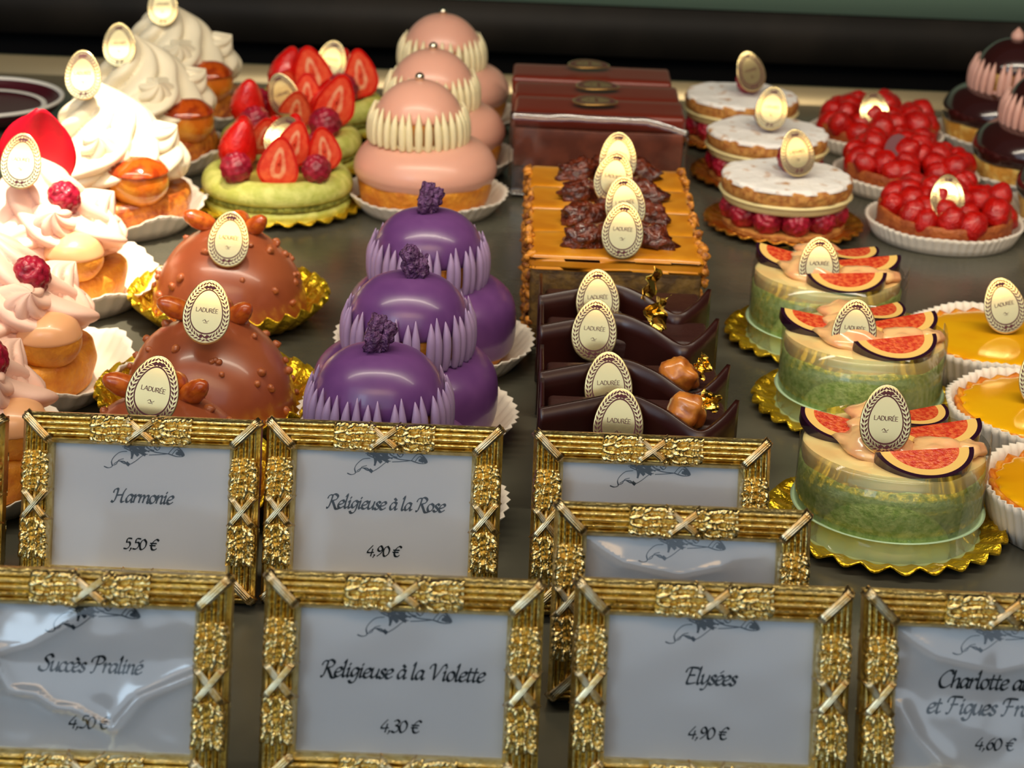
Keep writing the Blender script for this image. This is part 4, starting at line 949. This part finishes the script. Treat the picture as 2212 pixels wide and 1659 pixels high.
for p, wd, k in zip(PK, ('rearmost', 'second', 'nearest'), range(3)): paper_case('wide', Vector((p.x+.0025, p.y, 0)), f'wide white paper case under the {wd} pink rose cream cake', k*.6)
# bars
for k, (x, y, z) in enumerate(((1297, 248, .05), (1291, 214, .05), (1280, 173, .05))):
    p = at(x, y, z); b0 = make_mousse_bar(('frontmost', 'middle', 'rearmost')[k]+' milk chocolate mousse bar in the row at the back', 1+k); b0.location = (p.x, p.y+.0192, 0); b0.rotation_euler = (0, 0, R(-.8))
for k, (x, y) in enumerate(((1333, 557), (1326, 506), (1320, 454), (1312, 407))):
    p = at(x, y, .045); b0 = make_caramel_bar(('frontmost caramel bar with nut sides, behind the wave cakes', 'second caramel bar from the front with nut sides', 'third caramel bar from the front with nut sides', 'rearmost caramel bar with nut sides, against the mousse bars')[k], 1+k); b0.location = (p.x, p.y+.0192, 0)
PW = []
for k, (x, y) in enumerate(((1384, 884), (1374, 806), (1362, 705), (1352, 640))):
    p = at(x, y, .042); PW.append(p)
    b0 = make_wave_bar(('frontmost dark chocolate wave cake with a hazelnut, behind a gilt frame', 'second dark chocolate wave cake from the front, with a hazelnut', 'third dark chocolate wave cake from the front, with gold leaf', 'rearmost dark chocolate wave cake with gold leaf, below the caramel bars')[k], k < 2, 1+k); b0.location = (p.x, p.y+.0135, 0)
# fig cakes and lemon tarts
PF = [at(1910, 1138, 0), at(1850, 885, 0), at(1773, 736, 0)]
f0 = make_fig_cake('green fig cake, frontmost and largest of three, on the right'); f0.location = (PF[0].x, PF[0].y, 0)
dup(f0, 'green fig cake, middle one of three', (PF[1].x, PF[1].y, 0), .12)
dup(f0, 'green fig cake, rearmost, in front of the raspberry layer cakes', (PF[2].x, PF[2].y, 0), -.1)
for p, wd, k in zip(PF, ('frontmost', 'middle', 'rearmost'), range(3)): foil_board('gold', p, f'scalloped gold foil board under the {wd} fig cake', .2*k, .96)
PL = [at(2160, 720, .0185), at(2265, 872, .0185), at(2358, 1045, .0185)]
l0 = make_lemon_tart('yellow lemon tart, rearmost, with an oval tag'); l0.location = (PL[0].x, PL[0].y, 0)
dup(l0, 'yellow lemon tart, middle one, cut by the right edge', (PL[1].x, PL[1].y, 0), .5)
dup(l0, 'yellow lemon tart, nearest, only a corner inside the right edge', (PL[2].x, PL[2].y, 0), 1.1)
for p, wd, k in zip(PL, ('rearmost', 'middle', 'nearest'), range(3)): paper_case('lemon', p, f'pleated white paper case round the {wd} lemon tart', k*.2)
# dish behind the cream cakes
pd = at(-40, 222, .01); ds = thing('shallow_dish', 'maroon dish with white bands behind the whipped cream cakes at left edge', 'dish', (pd.x, pd.y, 0))
obj('dish_body', lathe(spl([(0, .001), (.030, .001), (.044, .006), (.050, .013), (.048, .0135), (.040, .008), (0, .006)], 3), 48), maroon, ds)
obj('white_band', lathe(spl([(.0495, .0125), (.0510, .0135), (.0505, .015), (.0485, .0148), (.0478, .0135)], 2), 48), white_rim, ds)
obj('white_band', lathe(spl([(.0385, .0075), (.040, .0085), (.0392, .0095), (.0365, .0088)], 2), 48), white_rim, ds)

# ================================================================ name tags
NT = name_tag
NT(47, 348, PK[0].y-.019, 'oval name tag before the red petal on the rearmost pink cream cake', 22, 3)
for (x, y), p, wd in zip(((180, 162), (258, 97), (352, 12)), PH, ('frontmost', 'middle', 'rearmost')): NT(x, y, p.y-.015, f'oval name tag in the cream of the {wd} white cream cake', 22, -3)
NT(611, 297, PM[0].y-.004, 'bright oval name tag among berries of the frontmost macaron tart', 36, 24, 12)
NT(613, 204, PM[1].y-.004, 'oval name tag among berries of the middle macaron tart', 8, -22, -10)
NT(716, 131, PM[2].y-.004, 'oval name tag among berries of the rearmost macaron tart', 18, 12, 8)
for (x, y), p, wd, r_ in zip(((495, 517), (448, 674), (332, 845)), PD, ('rearmost', 'middle', 'frontmost'), (4, 5, 10)): NT(x, y, p.y-.020, f'bright oval name tag standing on the {wd} praline dome', 24, r_)
for (x, y), wd, k in zip(((1345, 498), (1350, 440), (1326, 384), (1335, 340)), ('frontmost', 'second', 'third', 'rearmost'), range(4)):
    NT(x, y, at(1320, (557, 506, 454, 407)[k], .045).y+.005, f'oval name tag on the {wd} caramel bar', 20, (2, -8, 8, 0)[k])
for (x, y), wd, p, k in zip(((1336, 912), (1314, 830), (1284, 713), (1291, 645)), ('frontmost', 'second', 'third', 'rearmost'), PW, range(4)):
    NT(x, y, p.y+.0015, f'oval name tag standing in the {wd} dark wave cake', 21, (3, -2, 3, -3)[k])
for (x, y), wd in zip(((1286, 221), (1291, 188), (1272, 142)), ('frontmost', 'middle', 'rearmost')):
    NT(x, y, None, f'dark oval name tag lying flat on the {wd} mousse bar', 87, 90, 0, 1.0, False, at(x, y, .0528))
for (x, y), p, wd, r_, yw in zip(((1721, 330), (1667, 234), (1620, 154)), PN, ('frontmost', 'middle', 'rearmost'), (-8, 4, -12), (6, -4, 16)): NT(x, y, p.y-.008, f'oval name tag before the raspberry on the {wd} layer cake', 20, r_, yw)
NT(2046, 426, PS[0].y-.016, 'gold oval name tag half sunk in the frontmost strawberry tart', 34, 8, 6)
NT(1945, 324, PS[1].y-.014, 'mauve back of an oval name tag on the middle strawberry tart', 58, 0, 0, 1.0, True)
NT(1888, 240, PS[2].y-.016, 'gold oval name tag in the rearmost strawberry tart', 30, -4, 4)
for (x, y), p, wd, r_ in zip(((1912, 907), (1845, 712), (1769, 572)), PF, ('frontmost', 'middle', 'rearmost'), (3, 5, 0)): NT(x, y, p.y-.012, f'oval name tag standing on the {wd} fig cake', 21, r_, 2)
NT(2168, 660, PL[0].y+.004, 'oval name tag on the rearmost lemon tart', 22, -14)
NT(2248, 815, PL[1].y+.004, 'oval name tag on the middle lemon tart, touching the right edge', 22, -4)
